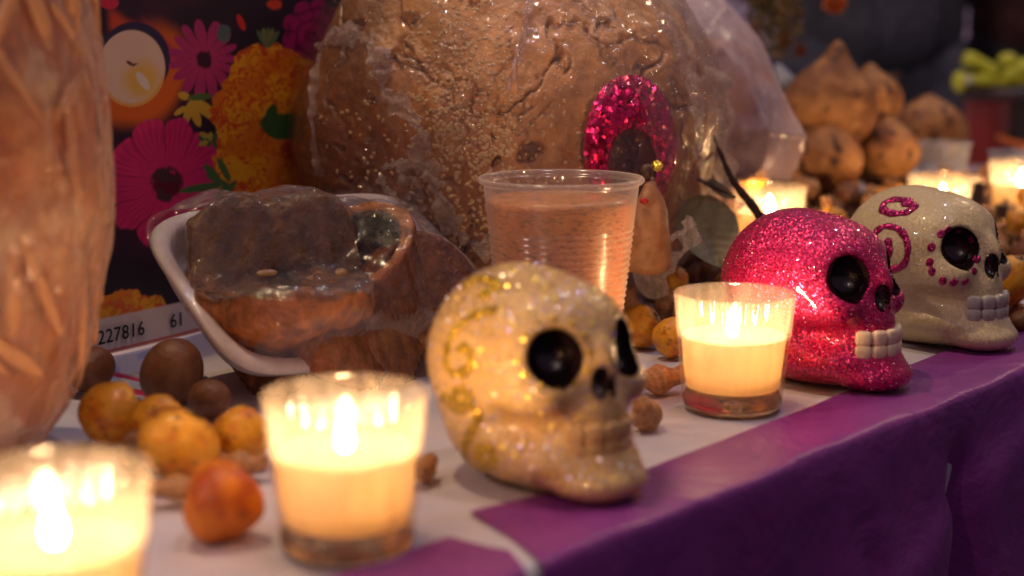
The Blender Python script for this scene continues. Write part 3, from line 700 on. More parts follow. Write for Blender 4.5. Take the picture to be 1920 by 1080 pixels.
# pale margin
vv = V[:, 2]; C = mixc(C, (.50, .43, .40), sm(2.32, 2.22, vv)); C = mixc(C, (.45, .08, .05), sm(.12, .05, np.abs(vv-.18)))
C = np.clip(C*1.5, 0, .85); bn = thing('flower_banner', pA, 'printed banner of marigolds, pink flowers and a candle hanging behind the food tray', 'banner')
MBAN = M_col('printed_vinyl', .42, .12, 1.2, .45, .0, .0, 3., .1)
bnp = mesh('print', V-np.array(pA), gridf(len(us), len(vs)), MBAN, bn, True, C)
def text(body, u, v, size, parent):
    cu = bpy.data.curves.new('t', 'FONT'); cu.body = body; cu.size = size*S; cu.extrude = .006*S; cu.space_character = 1.06
    cu.offset = .012*S; o = bpy.data.objects.new('t', cu); COL.objects.link(o); bpy.context.view_layer.update()
    me = bpy.data.meshes.new_from_object(o.evaluated_get(bpy.context.evaluated_depsgraph_get())); bpy.data.objects.remove(o)
    q = link('serial_number', me, M_simple('black_ink', (.012, .01, .012), (.02, .015, .02), 2, .6), parent)
    X_ = Vector((pd.x, pd.y, 0)); Z_ = Vector((0, 0, 1)); Y_ = X_.cross(Z_); q.matrix_local = Matrix.Translation((pd*u+Vector(Y_)*.28+Vector((0, 0, v)))*S) @ Matrix((X_, Z_, Y_)).transposed().to_4x4(); return q
text('227816', .35, .78, 1.22, bn); text('61', 6.35, .80, 1.22, bn)

# printed blue edge of an under-cloth lying at the banner's foot
a_ = [G(150, 690), G(320, 648), G(420, 735), G(230, 775)]
V = [];
for i in range(60):
    for j in range(40):
        f_, g_ = i/59, j/39; p_ = (a_[0]*(1-f_)+a_[1]*f_)*(1-g_)+(a_[3]*(1-f_)+a_[2]*f_)*g_; V.append((p_.x, p_.y, .06+.03*math.sin(i*.3)))
V = np.array(V); x, y = proj(V); Q = np.stack([x, y, 0*x], -1); C = np.tile(np.array((.34, .38, .58)), (len(V), 1)); C = mixc(C, (.55, .52, .58), sm(.45, .6, fbm(Q/18, 3, 7)))
wv = np.sin((y-.30*x)/4.2+3*fbm(Q/22, 3, 8)); C = mixc(C, (.45, .015, .10), sm(.1, .5, wv)*sm(702, 710, y-.28*(x-250))*sm(752, 740, y-.28*(x-250)))
tag(mesh('printed_paper', V, gridf(60, 40), M_col('paper_print', .6, .1, 3, .3, 0, .05), None, True, C), 'blue paper with red streaks lying below the banner', 'paper')

# ------------------------------------------------------------------ foam tray of candied pumpkin
T0 = G(432, 774); T1 = G(923, 661); tu = (T1-T0).normalized(); tbk = Vector((-tu.y, tu.x, 0)); PH = R(38)
tv = tbk*math.cos(PH)+Vector((0, 0, 1))*math.sin(PH); tn = tu.cross(tv); TL, TH = 20.4, 12.6
def TP(u, v, w_=0.): return T0+tu*u+tv*v+tn*w_
tr_ = thing('foam_tray', T0, 'white foam tray leaning back under clear film with candied pumpkin', 'tray')
def rrect(u, v, hw, hh_, r): 
    qx = np.abs(u)-hw+r; qy = np.abs(v)-hh_+r; return np.minimum(np.maximum(qx, qy), 0)+np.hypot(np.maximum(qx, 0), np.maximum(qy, 0))-r
V = []; rings = [(1.0, 1.9), (.985, 2.2), (.93, 2.32), (.87, 2.25), (.84, 1.95), (.78, .9), (.72, .45), (.66, .32), (.4, .30), (.02, .30)]
outer = [(.02, 0), (.7, 0), (.78, .1), (.84, .6), (.93, 1.6)]
def ringpt(a, f_, w_):
    hw, hh_ = TL/2*f_, TH/2*f_ ; e_ = 5.; c_, s_ = math.cos(a), math.sin(a); k = (abs(c_)**e_+abs(s_)**e_)**(-1/e_)
    # inset same distance on both sides
    ins = (1-f_)*TH/2; hw = TL/2-ins; hh_ = TH/2-ins
    return TP(TL/2+hw*k*c_, TH/2+hh_*k*s_, w_)-T0
seq = outer+rings; na = 120
for j in range(na):
    for f_, w_ in seq: V.append(tuple(ringpt(2*PI*j/na, f_, w_)))
MFOAM = M_simple('white_foam', (.72, .66, .66), (.64, .57, .58), 1.5, .55, .25, 9)
mesh('tray_shell', V, gridf(na, len(seq), True), MFOAM, tr_)
PUMP = np.array
def shell_piece(name, c_, R_, th, keep, label, h=.16, sq=(1, 1, 1), seed=0, dark=(.05, .032, .016), rim=(.50, .17, .035), rind=(.30, .085, .018), ext=1.15, norm=lambda q: np.linalg.norm(q, axis=-1), topdark=0.):
    c_ = np.array(c_, float); sq = np.array(sq)
    def f(P):
        q = (P-c_)/sq; r = norm(q); nz = 1.1*(fbm(P*.45, 4, seed)-.5); d = np.maximum(r-R_+nz, R_-th-r+nz+.3*(fbm(P*1.6, 3, seed+5)-.5)); return smax(d, keep(P-c_), .25)
    V, Fc = nets(f, c_-R_*ext, c_+R_*ext, h); q = (V-c_)/sq; r = norm(q); kp = keep(V-c_)
    n_ = fbm(V*1.2, 4, seed+9); C = np.tile(np.array(dark), (len(V), 1))*(.6+n_*1.2)[:, None]
    C = mixc(C, np.array(rim), sm(R_-th+.15, R_-th+.5, r)); C = mixc(C, np.array(rind), sm(R_-.35, R_-.12, r)*sm(-.1, -.5, kp)); C = mixc(C, (.17, .09, .03), topdark*sm(.35, 1.0, V[:, 2]-c_[2])*.9); C = C*(.45+1.1*fbm(V*np.array((1.3, 1.3, .5)), 4, seed+3))[:, None]
    t = thing(name, (c_[0], c_[1], c_[2]), label, 'pumpkin'); mesh('flesh', V-c_, Fc, MPUM, t, True, C); return t
MPUM = M_col('candied_pumpkin', .25, 1., 1.5, .5, .5, .6, 1.1, .45)
# A: big bowl shaped piece
vb = np.array(tbk); vu = np.array(tu)
cA = np.array(D(530, 530, 80.5)); 
def kA(q):
    b = q@vb; u = q@vu; return q[..., 2]*1.-.1-4.6*sm(.0, 1.3, b+.25*u)+2.4*(fbm(q*.5, 4, 77)-.5)
A_ = shell_piece('candied_pumpkin_piece', cA, 5.2, 4.5, kA, 'large bowl shaped piece of candied pumpkin with a dark hollow, biggest on the tray', .15, (1, 1, .95), 3, topdark=1., dark=(.06, .035, .016), rim=(.22, .08, .022), rind=(.62, .20, .035), norm=lambda q: np.where(q[..., 2] > 0, (np.hypot(q[..., 0], q[..., 1])**3.4+np.abs(q[..., 2])**3.4)**(1/3.4), np.hypot(np.hypot(q[..., 0], q[..., 1]), q[..., 2]*1.22)))
cB = np.array(D(668, 470, 84.0)); axB = np.array((-.35, -.55, .75)); axB /= np.linalg.norm(axB)
shell_piece('candied_pumpkin_piece', cB, 3.6, 1.0, lambda q: q@axB-.3, 'round hollow piece of candied pumpkin near the upper corner of the tray', .13, (1, 1, 1), 13)
for k, (x, y, Y, rr, ax, lb) in enumerate(((650, 640, 80.0, 3.3, (.75, -.5, .35), 'brown wedge of candied pumpkin above the second candle'), (722, 632, 82.5, 3.4, (.8, -.45, .3), 'thin brown wedge of candied pumpkin next to the gold swirled skull'), (790, 560, 86, 4.0, (.6, -.6, .5), 'dark syrupy piece of candied pumpkin at the lower end of the tray'), (500, 690, 80.5, 2.3, (-.3, -.8, .2), 'dark piece of candied pumpkin below the big bowl shaped one'))):
    c_ = np.array(D(x, y, Y)); a1 = np.array(ax); a1 /= np.linalg.norm(a1)
    shell_piece('candied_pumpkin_piece', c_, rr, 3.0, lambda q, a1=a1: np.maximum(np.abs(q@a1)-1.5, q@np.array((-.3, .5, -.6))), lb, .14, (1, 1, 1), 20+k*7, rim=(.22, .075, .022), rind=(.34, .10, .022))
MSEED = M_simple('pumpkin_seed_hull', (.30, .18, .08), (.22, .12, .05), 2, .35, .2)
for k, (x, y, r_) in enumerate(((500, 512, .5), (640, 510, 1.2))):
    p_ = D(x, y, 78.2); V, Fc = blob(14, 8, lambda d: d*np.array((.62, .24, .12))); m = Matrix.Rotation(r_, 3, 'Z') @ Matrix.Rotation(.8, 3, 'X')
    o = mesh('pumpkin_seed', [tuple(m @ Vector(v)) for v in V], Fc, MSEED); o.location = p_*S
    tag(o, 'pale pumpkin seed stuck in the hollow of the biggest candied piece', 'seed', 'pumpkin seeds in the candied pumpkin')
# film over the tray: tented over the contents
peaks = [(D(470, 352, 84), 0), (D(375, 392, 80.5), 0), (D(560, 352, 86), 0), (D(745, 400, 88), 0), (D(340, 545, 76.5), 0), (D(520, 560, 75.0), 0), (D(690, 590, 77.5), 0), (D(820, 480, 90), 0)]
nu, nv = 190, 130; U, W = np.meshgrid(np.linspace(0, TL, nu), np.linspace(0, TH, nv), indexing='ij')
H = np.full(U.shape, 2.3)
for o in [o for o in COL.objects if o.name.startswith('flesh')]:
    co = np.empty(len(o.data.vertices)*3, np.float32); o.data.vertices.foreach_get('co', co); co = co.reshape(-1, 3)/S+np.array(o.parent.location)/S-np.array(T0)
    iu = np.round(co@np.array(tu)/TL*(nu-1)).astype(int); iv = np.round(co@np.array(tv)/TH*(nv-1)).astype(int); ww = co@np.array(tn)
    ok = (iu >= 0) & (iu < nu) & (iv >= 0) & (iv < nv); np.maximum.at(H, (iu[ok], iv[ok]), ww[ok]+.12)
pk0 = D(486, 345, 85.5)-T0; iu, iv = int(pk0.dot(tu)/TL*(nu-1)), int(min(.96, pk0.dot(tv)/TH)*(nv-1)); H[iu, iv] = max(H[iu, iv], pk0.dot(tn)+.5)
for _ in range(90):
    Pd = np.pad(H, 1, mode='edge'); H = np.maximum.reduce([H, Pd[:-2, 1:-1]-.085, Pd[2:, 1:-1]-.085, Pd[1:-1, :-2]-.078, Pd[1:-1, 2:]-.078, Pd[2:, 2:]-.12, Pd[:-2, :-2]-.12, Pd[2:, :-2]-.12, Pd[:-2, 2:]-.12])
for _ in range(5):
    Pd = np.pad(H, 1, mode='edge'); H = np.maximum((Pd[:-2, 1:-1]+Pd[2:, 1:-1]+Pd[1:-1, :-2]+Pd[1:-1, 2:])/4, H-.02)
edge = rrect(U-TL/2, W-TH/2, TL/2, TH/2, 2.6)
H = 2.35+(H-2.35)*sm(0., -1.0, edge)
pk = pk0; an = np.arctan2(W-pk.dot(tv), U-pk.dot(tu)); rad = np.hypot(W-pk.dot(tv), U-pk.dot(tu))
H = H+sm(0, -1, edge)*(.10*(1-2*np.abs(np.sin(an*11+2*fbm(np.stack([U*.3, W*.3, 0*U], -1), 3, 3))))*sm(0, 3, rad)+.05*np.sin(an*47+rad*.3))
cu_ = np.clip(U-TL/2, -(TL/2), TL/2); 
V = []
for i in range(nu):
    for j in range(nv):
        u, v = U[i, j], W[i, j]; e_ = edge[i, j]
        if e_ > 0:                                     # pull corner points back to the rounded rim
            cxu = math.copysign(TL/2-2.6, u-TL/2); cyv = math.copysign(TH/2-2.6, v-TH/2); dx, dy = u-TL/2-cxu, v-TH/2-cyv; l_ = math.hypot(dx, dy); u = TL/2+cxu+dx/l_*2.6; v = TH/2+cyv+dy/l_*2.6
        V.append(tuple(TP(u, v, H[i, j])-T0))
MF_T = M_film('tray_film', .02, (.86, .74, .68), .8, .6, .05, .75, vein=.02, stretch=(1, 1.8, .6)); 
mesh('cling_film', V, gridf(nu, nv), MF_T, tr_)
TO = T0
ribbon(tr_, TO, [(735, 388), (770, 398), (795, 425), (820, 455), (850, 485), (880, 515)], plane_at(90.5), .45, 21, .1, amp=.5)

# ------------------------------------------------------------------ tall bag at the left
LB = Vector((-25.6, 66.0, 0)); bag = thing('food_bag', LB, 'tall clear plastic bag packed with orange candied fruit at the left edge', 'bag')
def bagr(d, inset=0., seed=200):
    P = d*10; el = np.abs(d); zz = d[:, 2]
    k = (np.abs(np.hypot(d[:, 0], d[:, 1]))**3.2+np.abs(zz)**3.2)**(-1/3.2); base = d*k[:, None]*np.array((7.6-inset, 7.2-inset, 12.6-inset*.3)); base[:, :2] *= (.80+.20*sm(-1., .1, zz*k))[:, None]
    return base+np.array((0, 0, 12.6))
def bagin(d):
    B = bagr(d, .6); n_ = (fbm(d*4.*np.array((1, 1, 1.6)), 3, 201)-.5); return B+d*n_[:, None]*1.3
V, Fc = blob(260, 200, bagin); n_ = fbm(V*.28, 4, 205); n3 = fbm(V*np.array((.9, .9, .35)), 4, 209)
C = mixc(np.tile(np.array((.60, .21, .065)), (len(V), 1)), (.66, .34, .17), sm(.4, .65, n_)); C = mixc(C, (.80, .58, .38), sm(.60, .70, n3)*.9); C = mixc(C, (.34, .10, .03), sm(.42, .30, n3)*.4)
mesh('candied_fruit', V, Fc, M_col('candied_fruit', .35, .5, 1.2, .5, .2, .25, 1., .3), bag, True, C)
MSL = M_simple('pale_fruit_slice', (.68, .36, .17), (.60, .28, .12), .8, .5, .3)
for k in range(46):
    a = rs.uniform(-1.9, .6); z_ = rs.uniform(6, 24); rr_ = 7.2*(.80+.20*min(1, z_/12)); P0 = np.array((rr_*math.cos(a), rr_*math.sin(a), z_)); sl_ = rs.uniform(.9, 2.0)
    Vs, Fs = blob(16, 10, lambda d: d*np.array((.22, rs.uniform(.2, .4), sl_*1.6))); m = Matrix.Rotation(a, 3, 'Z') @ Matrix.Rotation(rs.uniform(-.9, .9), 3, 'X')
    mesh('pale_slice', [tuple(m @ Vector(v)+Vector(P0)) for v in Vs], Fs, MSL, bag)
def bagout(d):
    B = bagr(d); P = d*10; n_ = np.abs(fbm(P*np.array((.5, .5, .14)), 4, 221)-.5)*2; return B+d*(n_[:, None]*.55+.25*(fbm(P*.9, 3, 225)-.5)[:, None])
V, Fc = blob(260, 200, bagout); MF_L = M_film('bag_film', .50, (.85, .62, .48), 1., .6, .10, .7, (1, 1, .55)); mesh('plastic_wrap', V, Fc, MF_L, bag)

# ------------------------------------------------------------------ translucent bag at the right
RB = Vector(D(1375, 200, 121)); RB.z = 0
rbag = thing('plastic_bag', RB, 'crumpled frosted plastic bag with bread inside behind the huge loaf', 'bag')
import bmesh
def hull(name, pts, sub, noise_amp, mat, parent, seed, smooth=True):
    bm = bmesh.new()
    for p_ in pts: bm.verts.new(p_)
    r = bmesh.ops.convex_hull(bm, input=bm.verts[:]); bmesh.ops.delete(bm, geom=[g for g in set(r['geom_interior']+r['geom_unused']) if isinstance(g, bmesh.types.BMVert)], context='VERTS')
    bmesh.ops.triangulate(bm, faces=bm.faces[:]); bmesh.ops.subdivide_edges(bm, edges=bm.edges[:], cuts=sub, use_grid_fill=True); bm.normal_update()
    V = np.array([tuple(v.co) for v in bm.verts]); N = np.array([tuple(v.normal) for v in bm.verts]); Fc = [tuple(v.index for v in f.verts) for f in bm.faces]; bm.free()
    V = V+N*((np.abs(fbm(V*.35, 4, seed)-.5)*2-.3)*noise_amp)[:, None]
    return mesh(name, V, Fc, mat, parent, smooth)
pts = [tuple(D(*q)-RB) for q in ((1205, 60, 120), (1245, -60, 122), (1360, -10, 122), (1425, 68, 121), (1514, 258, 120), (1480, 337, 121), (1400, 345, 118), (1310, 330, 118), (1240, 250, 119), (1330, 60, 112), (1390, 130, 112), (1440, 250, 113), (1350, 270, 112), (1400, 190, 128), (1330, 280, 128), (1430, 290, 127), (1330, 50, 128))]
q = NT('frosted_bag'); n1 = q.noise(.16, 5, .6, (1.6, 1.6, .5), 1.2); n2 = q.noise(.5, 5, .6, (1.5, 1.5, .4))
nm = q.bump(q.math('ADD', n1, q.math('MULTIPLY', n2, .3)), 1., 1.2)
tr = q.n('ShaderNodeBsdfTransparent'); gs = q.n('ShaderNodeBsdfGlossy'); gs.inputs['Roughness'].default_value = .22; q.l(nm, gs.inputs[2])
df = q.n('ShaderNodeBsdfDiffuse'); df.inputs[0].default_value = (.92, .84, .92, 1); q.l(nm, df.inputs[2]); tl = q.n('ShaderNodeBsdfTranslucent'); tl.inputs[0].default_value = (.8, .66, .66, 1)
MFROST = q.done(q.mixsh(.10, q.mixsh(q.ramp(n1, [(.3, .35), (.7, .92)]), tr.outputs[0], q.mixsh(.5, df.outputs[0], tl.outputs[0])), gs.outputs[0]))
hull('bag_film', pts, 9, .9, MFROST, rbag, 301)
c_ = D(1345, 210, 120)-RB
V, Fc = blob(90, 50, lambda d: d*(np.array((4.6, 4.0, 6.0))*(1+.35*(fbm(d*2.5, 4, 303)-.5))[:, None])); V += np.array(c_)
n_ = fbm(V*.4, 3, 305); mesh('bread_roll', V, Fc, M_col('sweet_bread', .5, .4, 1.5), rbag, True, mixc(np.tile(np.array((.85, .38, .10)), (len(V), 1)), (.35, .12, .04), sm(.4, .6, n_)))

# ------------------------------------------------------------------ fruits and nuts
MTEJ = M_col('tejocote_skin', .48, .5, 2.4, .45, .08, .25, 1.6)
MNUT = M_col('nut_shell', .5, .8, 2.6, .4, 0., .35, 2.2, .12)
def mk_tej():
    def fn(d): return d*(1+.20*(fbm(d*1.5, 4, 401)-.5)-.10*np.exp(-((1-d[:, 2])/.05))-.06*np.exp(-((1+d[:, 2])/.04)))[:, None]
    V, Fc = blob(48, 32, fn); n_ = fbm(V*2.4, 4, 403); n2_ = vn(V*11, 405)
    C = mixc(np.tile(np.array((.80, .38, .022)), (len(V), 1)), (.66, .20, .015), sm(.4, .65, n_)); C = mixc(C, (.10, .045, .015), sm(.78, .88, n2_)*.8+sm(.60, .68, fbm(V*1.7+5, 4, 407))*.7); C = mixc(C, (.05, .03, .015), sm(.965, .99, V[:, 2])+sm(.60, .68, fbm(V*1.3+5, 2, 407))*.8*0)
    o = mesh('fruit_skin', V, Fc, MTEJ, None, True, C); cal, cf = [], []
    for k in range(5):
        a = k*2*PI/5; p0 = Vector((.0, 0, .93)); q = Vector((.24*math.cos(a), .24*math.sin(a), 1.02)); s_ = Vector((-math.sin(a), math.cos(a), 0))*.09; b_ = len(cal); cal += [tuple(p0+s_), tuple(p0-s_), tuple(q)]; cf.append((b_, b_+1, b_+2))
    return o.data, (cal, cf)
tejm, (calv, calf) = mk_tej(); calm = mesh('calyx', calv, calf, MWICK, None, False).data
def mk_walnut():
    def fn(d):
        s_ = .05*np.exp(-(d[:, 0]/.07)**2); w_ = .10*(np.abs(fbm(d*3.2+2, 4, 411)*2-1)); return d*np.array((.95, 1., 1.12))*(1+s_-w_)[:, None]
    V, Fc = blob(56, 36, fn); n_ = fbm(V*3, 4, 413); return mesh('walnut', V, Fc, MNUT, None, True, mixc(np.tile(np.array((.42, .22, .09)), (len(V), 1)), (.20, .085, .03), sm(.35, .65, n_))).data
def mk_peanut():
    m = 60; a = np.linspace(0, PI, m); z = -np.cos(a)*1.55; r = np.sin(a)**.6*(.66+.14*np.cos(z*3.9)); prof = np.stack([r, z], -1)
    V, Fc = lathe(prof, 44); A = np.arctan2(V[:, 1], V[:, 0]); net = np.maximum(np.cos(A*9)**8*.8, np.cos(V[:, 2]*9+A*2)**8); n_ = fbm(V*2.5, 3, 421)
    V = V*np.array((1, 1, 1)); rr = 1+.055*net+.10*(n_-.5); V[:, 0] *= rr; V[:, 1] *= rr; V[:, 0] += .12*V[:, 2]**2; V = V[:, [2, 1, 0]]
    return mesh('peanut', V, Fc, MNUT, None, True, mixc(np.tile(np.array((.40, .17, .055)), (len(V), 1)), (.62, .34, .15), np.clip(net*.8+n_*.3, 0, 1))).data
def mk_hazel():
    V, Fc = blob(40, 26, lambda d: d*np.array((.92, .92, 1.15))*(1-.06*sm(-.6, -1, d[:, 2]))[:, None]); n_ = fbm(V*np.array((4, 4, .8)), 3, 431)
    return mesh('hazelnut', V, Fc, MNUT, None, True, mixc(np.tile(np.array((.11, .035, .014)), (len(V), 1)), (.22, .09, .04), n_)).data
def mk_pepper():
    V, Fc = blob(48, 30, lambda d: d*(1+.16*np.cos(3*np.arctan2(d[:, 1], d[:, 0])+.5)*(1-np.abs(d[:, 2]))+.12*(fbm(d*1.5, 3, 441)-.5))[:, None]); n_ = fbm(V*1.8, 4, 443)
    return mesh('orange_pod', V, Fc, MTEJ, None, True, mixc(np.tile(np.array((.78, .24, .015)), (len(V), 1)), (.42, .07, .01), sm(.4, .62, n_))).data
walm, peam, hazm, podm = mk_walnut(), mk_peanut(), mk_hazel(), mk_pepper()
for o in list(COL.objects):
    if o.parent is None and o.type == 'MESH' and o.data in (tejm, calm, walm, peam, hazm, podm): bpy.data.objects.remove(o)
for o in list(COL.objects):
    if o.name in ('fruit_skin', 'calyx', 'walnut', 'peanut', 'hazelnut', 'orange_pod') and o.parent is None: bpy.data.objects.remove(o)
rn = random.Random(3)
def put(kind, p, r, label, group=None, rot=None, sc=(1, 1, 1)):
    rot = rot or (rn.uniform(0, 6.3), rn.uniform(0, 6.3), rn.uniform(0, 6.3))
    if kind == 'tejocote':
        t = thing('tejocote', p, label, 'fruit', group); t.rotation_euler = rot; t.scale = tuple(r*q*rn.uniform(.92, 1.08) for q in sc)
        for nm_, me in (('fruit_skin', tejm), ('calyx', calm)):
            o = bpy.data.objects.new(nm_, me); COL.objects.link(o); o.parent = t
        return t
    me, cat = {'walnut': (walm, 'nut'), 'peanut': (peam, 'peanut'), 'hazelnut': (hazm, 'nut'), 'orange_pod': (podm, 'fruit')}[kind]
    o = bpy.data.objects.new(kind, me); COL.objects.link(o); o.location = Vector(p)*S; o.rotation_euler = rot; o.scale = tuple(r*q for q in sc); return tag(o, label, cat, group)
def onG(x, y, r): # ball of radius r resting on the table, centre seen at pixel x,y
    return G(x, y, r)
for kind, x, y, r, z, label, rot, sc in (
    ('tejocote', 208, 775, 1.55, 0, 'orange yellow fruit next to the foot of the tall orange bag', (0, 1.2, .4), (1, 1, 1)),
    ('tejocote', 336, 832, 1.75, 0, 'large ripe orange fruit between the two nearest candles', (.5, .3, 1.5), (1.15, 1, .95)),
    ('tejocote', 296, 790, 1.25, .2, 'dull orange fruit tucked behind the large ripe one', (1.6, .2, 2.5), (1, 1, 1)),
    ('tejocote', 452, 818, 1.3, 0, 'orange fruit with a black calyx touching the second candle', (1.1, 0, 2.2), (1, 1, 1)),
    ('orange_pod', 412, 942, 1.5, 0, 'lobed deep orange pod alone on the white cloth', (.4, .2, .3), (1, 1, 1.1)),
    ('tejocote', 1201, 612, 1.28, .0, 'speckled yellow fruit behind the gold swirled skull', (.3, .9, 0), (1, 1, 1)),
    ('tejocote', 1262, 632, 1.2, 0, 'brownish orange fruit half hidden by the middle candle', (1.3, .4, 2), (1, 1, 1)),
    ('walnut', 1258, 575, 1.1, .3, 'brown walnut above the speckled yellow fruit', None, (1, 1, 1)),
    ('tejocote', 1262, 527, 1.1, 1.0, 'dim orange fruit under the big leaf', None, (1, 1, 1)),
    ('walnut', 1225, 545, 1.0, .3, 'small dark walnut below the bundled plastic of the loaf', None, (1, 1, 1)),
    ('hazelnut', 1310, 515, 1.0, .4, 'pale round nut just over the rim of the middle candle', None, (1, 1, 1)),
    ('tejocote', 1164, 556, .9, .2, 'small yellow fruit showing beside the foot of the cup', None, (1, 1, 1)),
    ('peanut', 1184, 578, .95, .3, 'dusky peanut standing beside the speckled yellow fruit', (0, 1.3, .4), (1, 1, 1)),
    ('peanut', 1236, 712, 1.05, 0, 'netted peanut lying between the gold swirled skull and the middle candle', (0, 0, .35), (1, 1, 1)),
    ('peanut', 1212, 778, .9, 0, 'darker peanut in front of the netted one, against the skull jaw', (0, .5, 1.2), (.85, 1.1, 1.1)),
    ('peanut', 335, 915, .95, 0, 'flat brown peanut below the large ripe orange fruit', (0, 0, .15), (1, 1, .7)),
    ('peanut', 450, 872, .8, 0, 'brown peanut behind the lobed orange pod', (0, 0, -.2), (1, 1, 1)),
    ('hazelnut', 322, 700, 1.75, 0, 'big round brown nut in front of the printed number', (0, .4, 0), (1, 1, .95)),
    ('hazelnut', 170, 692, 1.3, 0, 'dark brown nut half behind the tall orange bag', None, (1, 1, 1)),
    ('hazelnut', 392, 748, 1.1, 0, 'dark nut in the shade under the foam tray', None, (1, 1, 1)),
    ('walnut', 262, 845, 1.0, 0, 'dark walnut behind the nearest candle', None, (1, 1, 1)),
    ('peanut', 795, 880, .7, 0, 'small peanut between the second candle and the gold swirled skull', (0, 0, 1.3), (1, 1, 1)),
    ('tejocote', 1893, 527, 1.35, .9, 'bright orange fruit peeping out beside the ivory skull', (.3, .3, .2), (1, 1, 1.3)),
    ('tejocote', 1405, 330, 1.5, 5.5, 'yellow fruit on top of the heap beside the frosted bag', (.3, .3, .2), (1, 1, 1))):
    p = onG(x, y, r*(.75 if kind == 'peanut' else 1)+z) if not (x == 1405 or x == 1893) else (D(x, y, 131) if x == 1405 else D(x, y, 97))
    if kind == 'peanut' and rot is not None: rot = (rot[0], rot[1], rot[2])
    put(kind, tuple(p), r, label, None, rot, sc)
# heap behind the skulls
def hgt(x, y): 
    h = min(1, max(0, (y-98)/42))*3.6+.7*math.sin(x*.4)*math.sin(y*.3); return max(0., h if y < 152 else h-(y-152)*.15)
avoid = [(16.9, 82, 6), (26.4, 92.6, 6.3), (22, 127, 3.6), (38.8, 134, 3.6), (48.6, 142, 3.6), (BC[0], BC[1], 15.5), (2.65, 80, 4)]
hv, hf = [], []; hb, hbf = blob(8, 6, lambda d: d)
for k in range(900):
    x, y = rn.uniform(4, 66), rn.uniform(92, 166); h = hgt(x, y)
    if h < 1.0 or any(math.hypot(x-a, y-b) < r+1 for a, b, r in avoid) or (x-4)/(y) < .04: continue
    b0 = len(hv); hv += [(x+v[0]*1.1, y+v[1]*1.1, rn.uniform(.4, h-.4)+v[2]*1.1) for v in hb]; hf.append(hbf+b0)
o = mesh('nut_heap', hv, np.concatenate(hf), M_simple('heap_shells', (.12, .055, .025), (.26, .13, .055), .6, .6, .5, 2)); tag(o, 'lower layers of nuts and fruit buried in the heap behind the skulls', 'nuts', kind='stuff')
placed = []
def where(x, y):
    px, py = proj(np.array([(x, y, hgt(x, y)+1)])); px = px[0]
    return ('beside the wrapped loaf' if px < 1290 else 'behind the pink skull' if px < 1560 else 'right of the pink skull' if px < 1700 else 'behind the ivory skull' if px < 1860 else 'at the picture edge')
fr = ('near', 'middle', 'far')
cnt = 0
for k in range(9000):
    if cnt >= 230: break
    x, y = rn.uniform(6, 62), rn.uniform(90, 158); r = rn.uniform(.85, 1.25)
    px, py = proj(np.array([(x, y, 1.)])); 
    if px[0] > 1990 or px[0] < 1180: continue
    if any(math.hypot(x-a, y-b) < q for a, b, q in avoid) or any(math.hypot(x-a, y-b) < (r+q)*.82 for a, b, q in placed): continue
    placed.append((x, y, r)); cnt += 1; kind = rn.choices(['walnut', 'peanut', 'hazelnut', 'tejocote'], [4, 3, 3, 2 if y < 110 else 3])[0]
    row = fr[0] if y < 108 else fr[1] if y < 130 else fr[2]
    look = {'walnut': 'wrinkled walnut', 'peanut': 'blurred peanut', 'hazelnut': 'smooth brown nut', 'tejocote': 'orange fruit'}[kind]
    put(kind, (x, y, hgt(x, y)+r*.8), r*.95, f'{look} in the {row} heap {where(x, y)}', f'{look}s {where(x, y)}, {row} heap')

# ------------------------------------------------------------------ twig and leaves
tw_ = thing('leafy_twig', D(1425, 405, 103), 'dark curved twig with a big dull green leaf beside the pink skull', 'twig'); o3 = D(1425, 405, 103)
MBARK = M_simple('twig_bark', (.05, .028, .018), (.09, .05, .03), 2, .6, .5)
P = spline([D(1338, 255, 100)-o3, D(1352, 290, 100.5)-o3, D(1367, 325, 101)-o3, D(1382, 350, 101.5)-o3, D(1405, 378, 102)-o3, D(1428, 410, 103)-o3], 6)
V, Fc = tube([tuple(p) for p in P], [.10+.009*k+.03*math.sin(k*1.3) for k in range(len(P))], 10); mesh('stem', V, Fc, MBARK, tw_)
V, Fc = tube(spline([D(1308, 336, 99)-o3, D(1340, 352, 99.6)-o3, D(1378, 370, 101)-o3], 5), .12, 8); mesh('stem', V, Fc, MBARK, tw_)
q = NT('leaf_green'); lc = q.mix(q.ramp(q.noise(.35, 5), [(.3, 0.), (.7, 1.)]), (.13, .135, .06), (.25, .20, .10)); MLEAF = q.done(q.bsdf(lc, .45, 0, .4, 0, q.bump(q.noise(1.2, 5), .5, .1)))
def leaf(parent, base, tip, side, width, curl, org, name='leaf'):
    base, tip = Vector(base), Vector(tip); ax = tip-base; sd = Vector(side).normalized(); nn = ax.cross(sd).normalized(); V = []; m, k_ = 30, 13
    for layer in (0, .05):
        for i in range(m):
            f_ = i/(m-1); wd = width*(math.sin(PI*f_**.8))**.7+.01
            for k in range(k_):
                u = k/(k_-1)*2-1; z_ = curl*(u*u*.6-math.sin(PI*f_)*.7)+.18*abs(math.sin((f_*9-abs(u))*PI))*.35-.12*math.exp(-(u/.12)**2)
                V.append(tuple(base+ax*f_+sd*(u*wd)+nn*(z_-layer)-org))
    Fc = np.concatenate([gridf(m, k_), gridf(m, k_)[:, ::-1]+m*k_]); return mesh(name, V, Fc, MLEAF, parent)
leaf(tw_, D(1310, 368, 99), D(1350, 505, 96), D(1400, 440, 97)-D(1290, 455, 97), 2.0, .5, o3)
leaf(tw_, D(1325, 340, 99.4), D(1378, 372, 100.5), Vector((0, .3, 1)), .45, .1, o3)

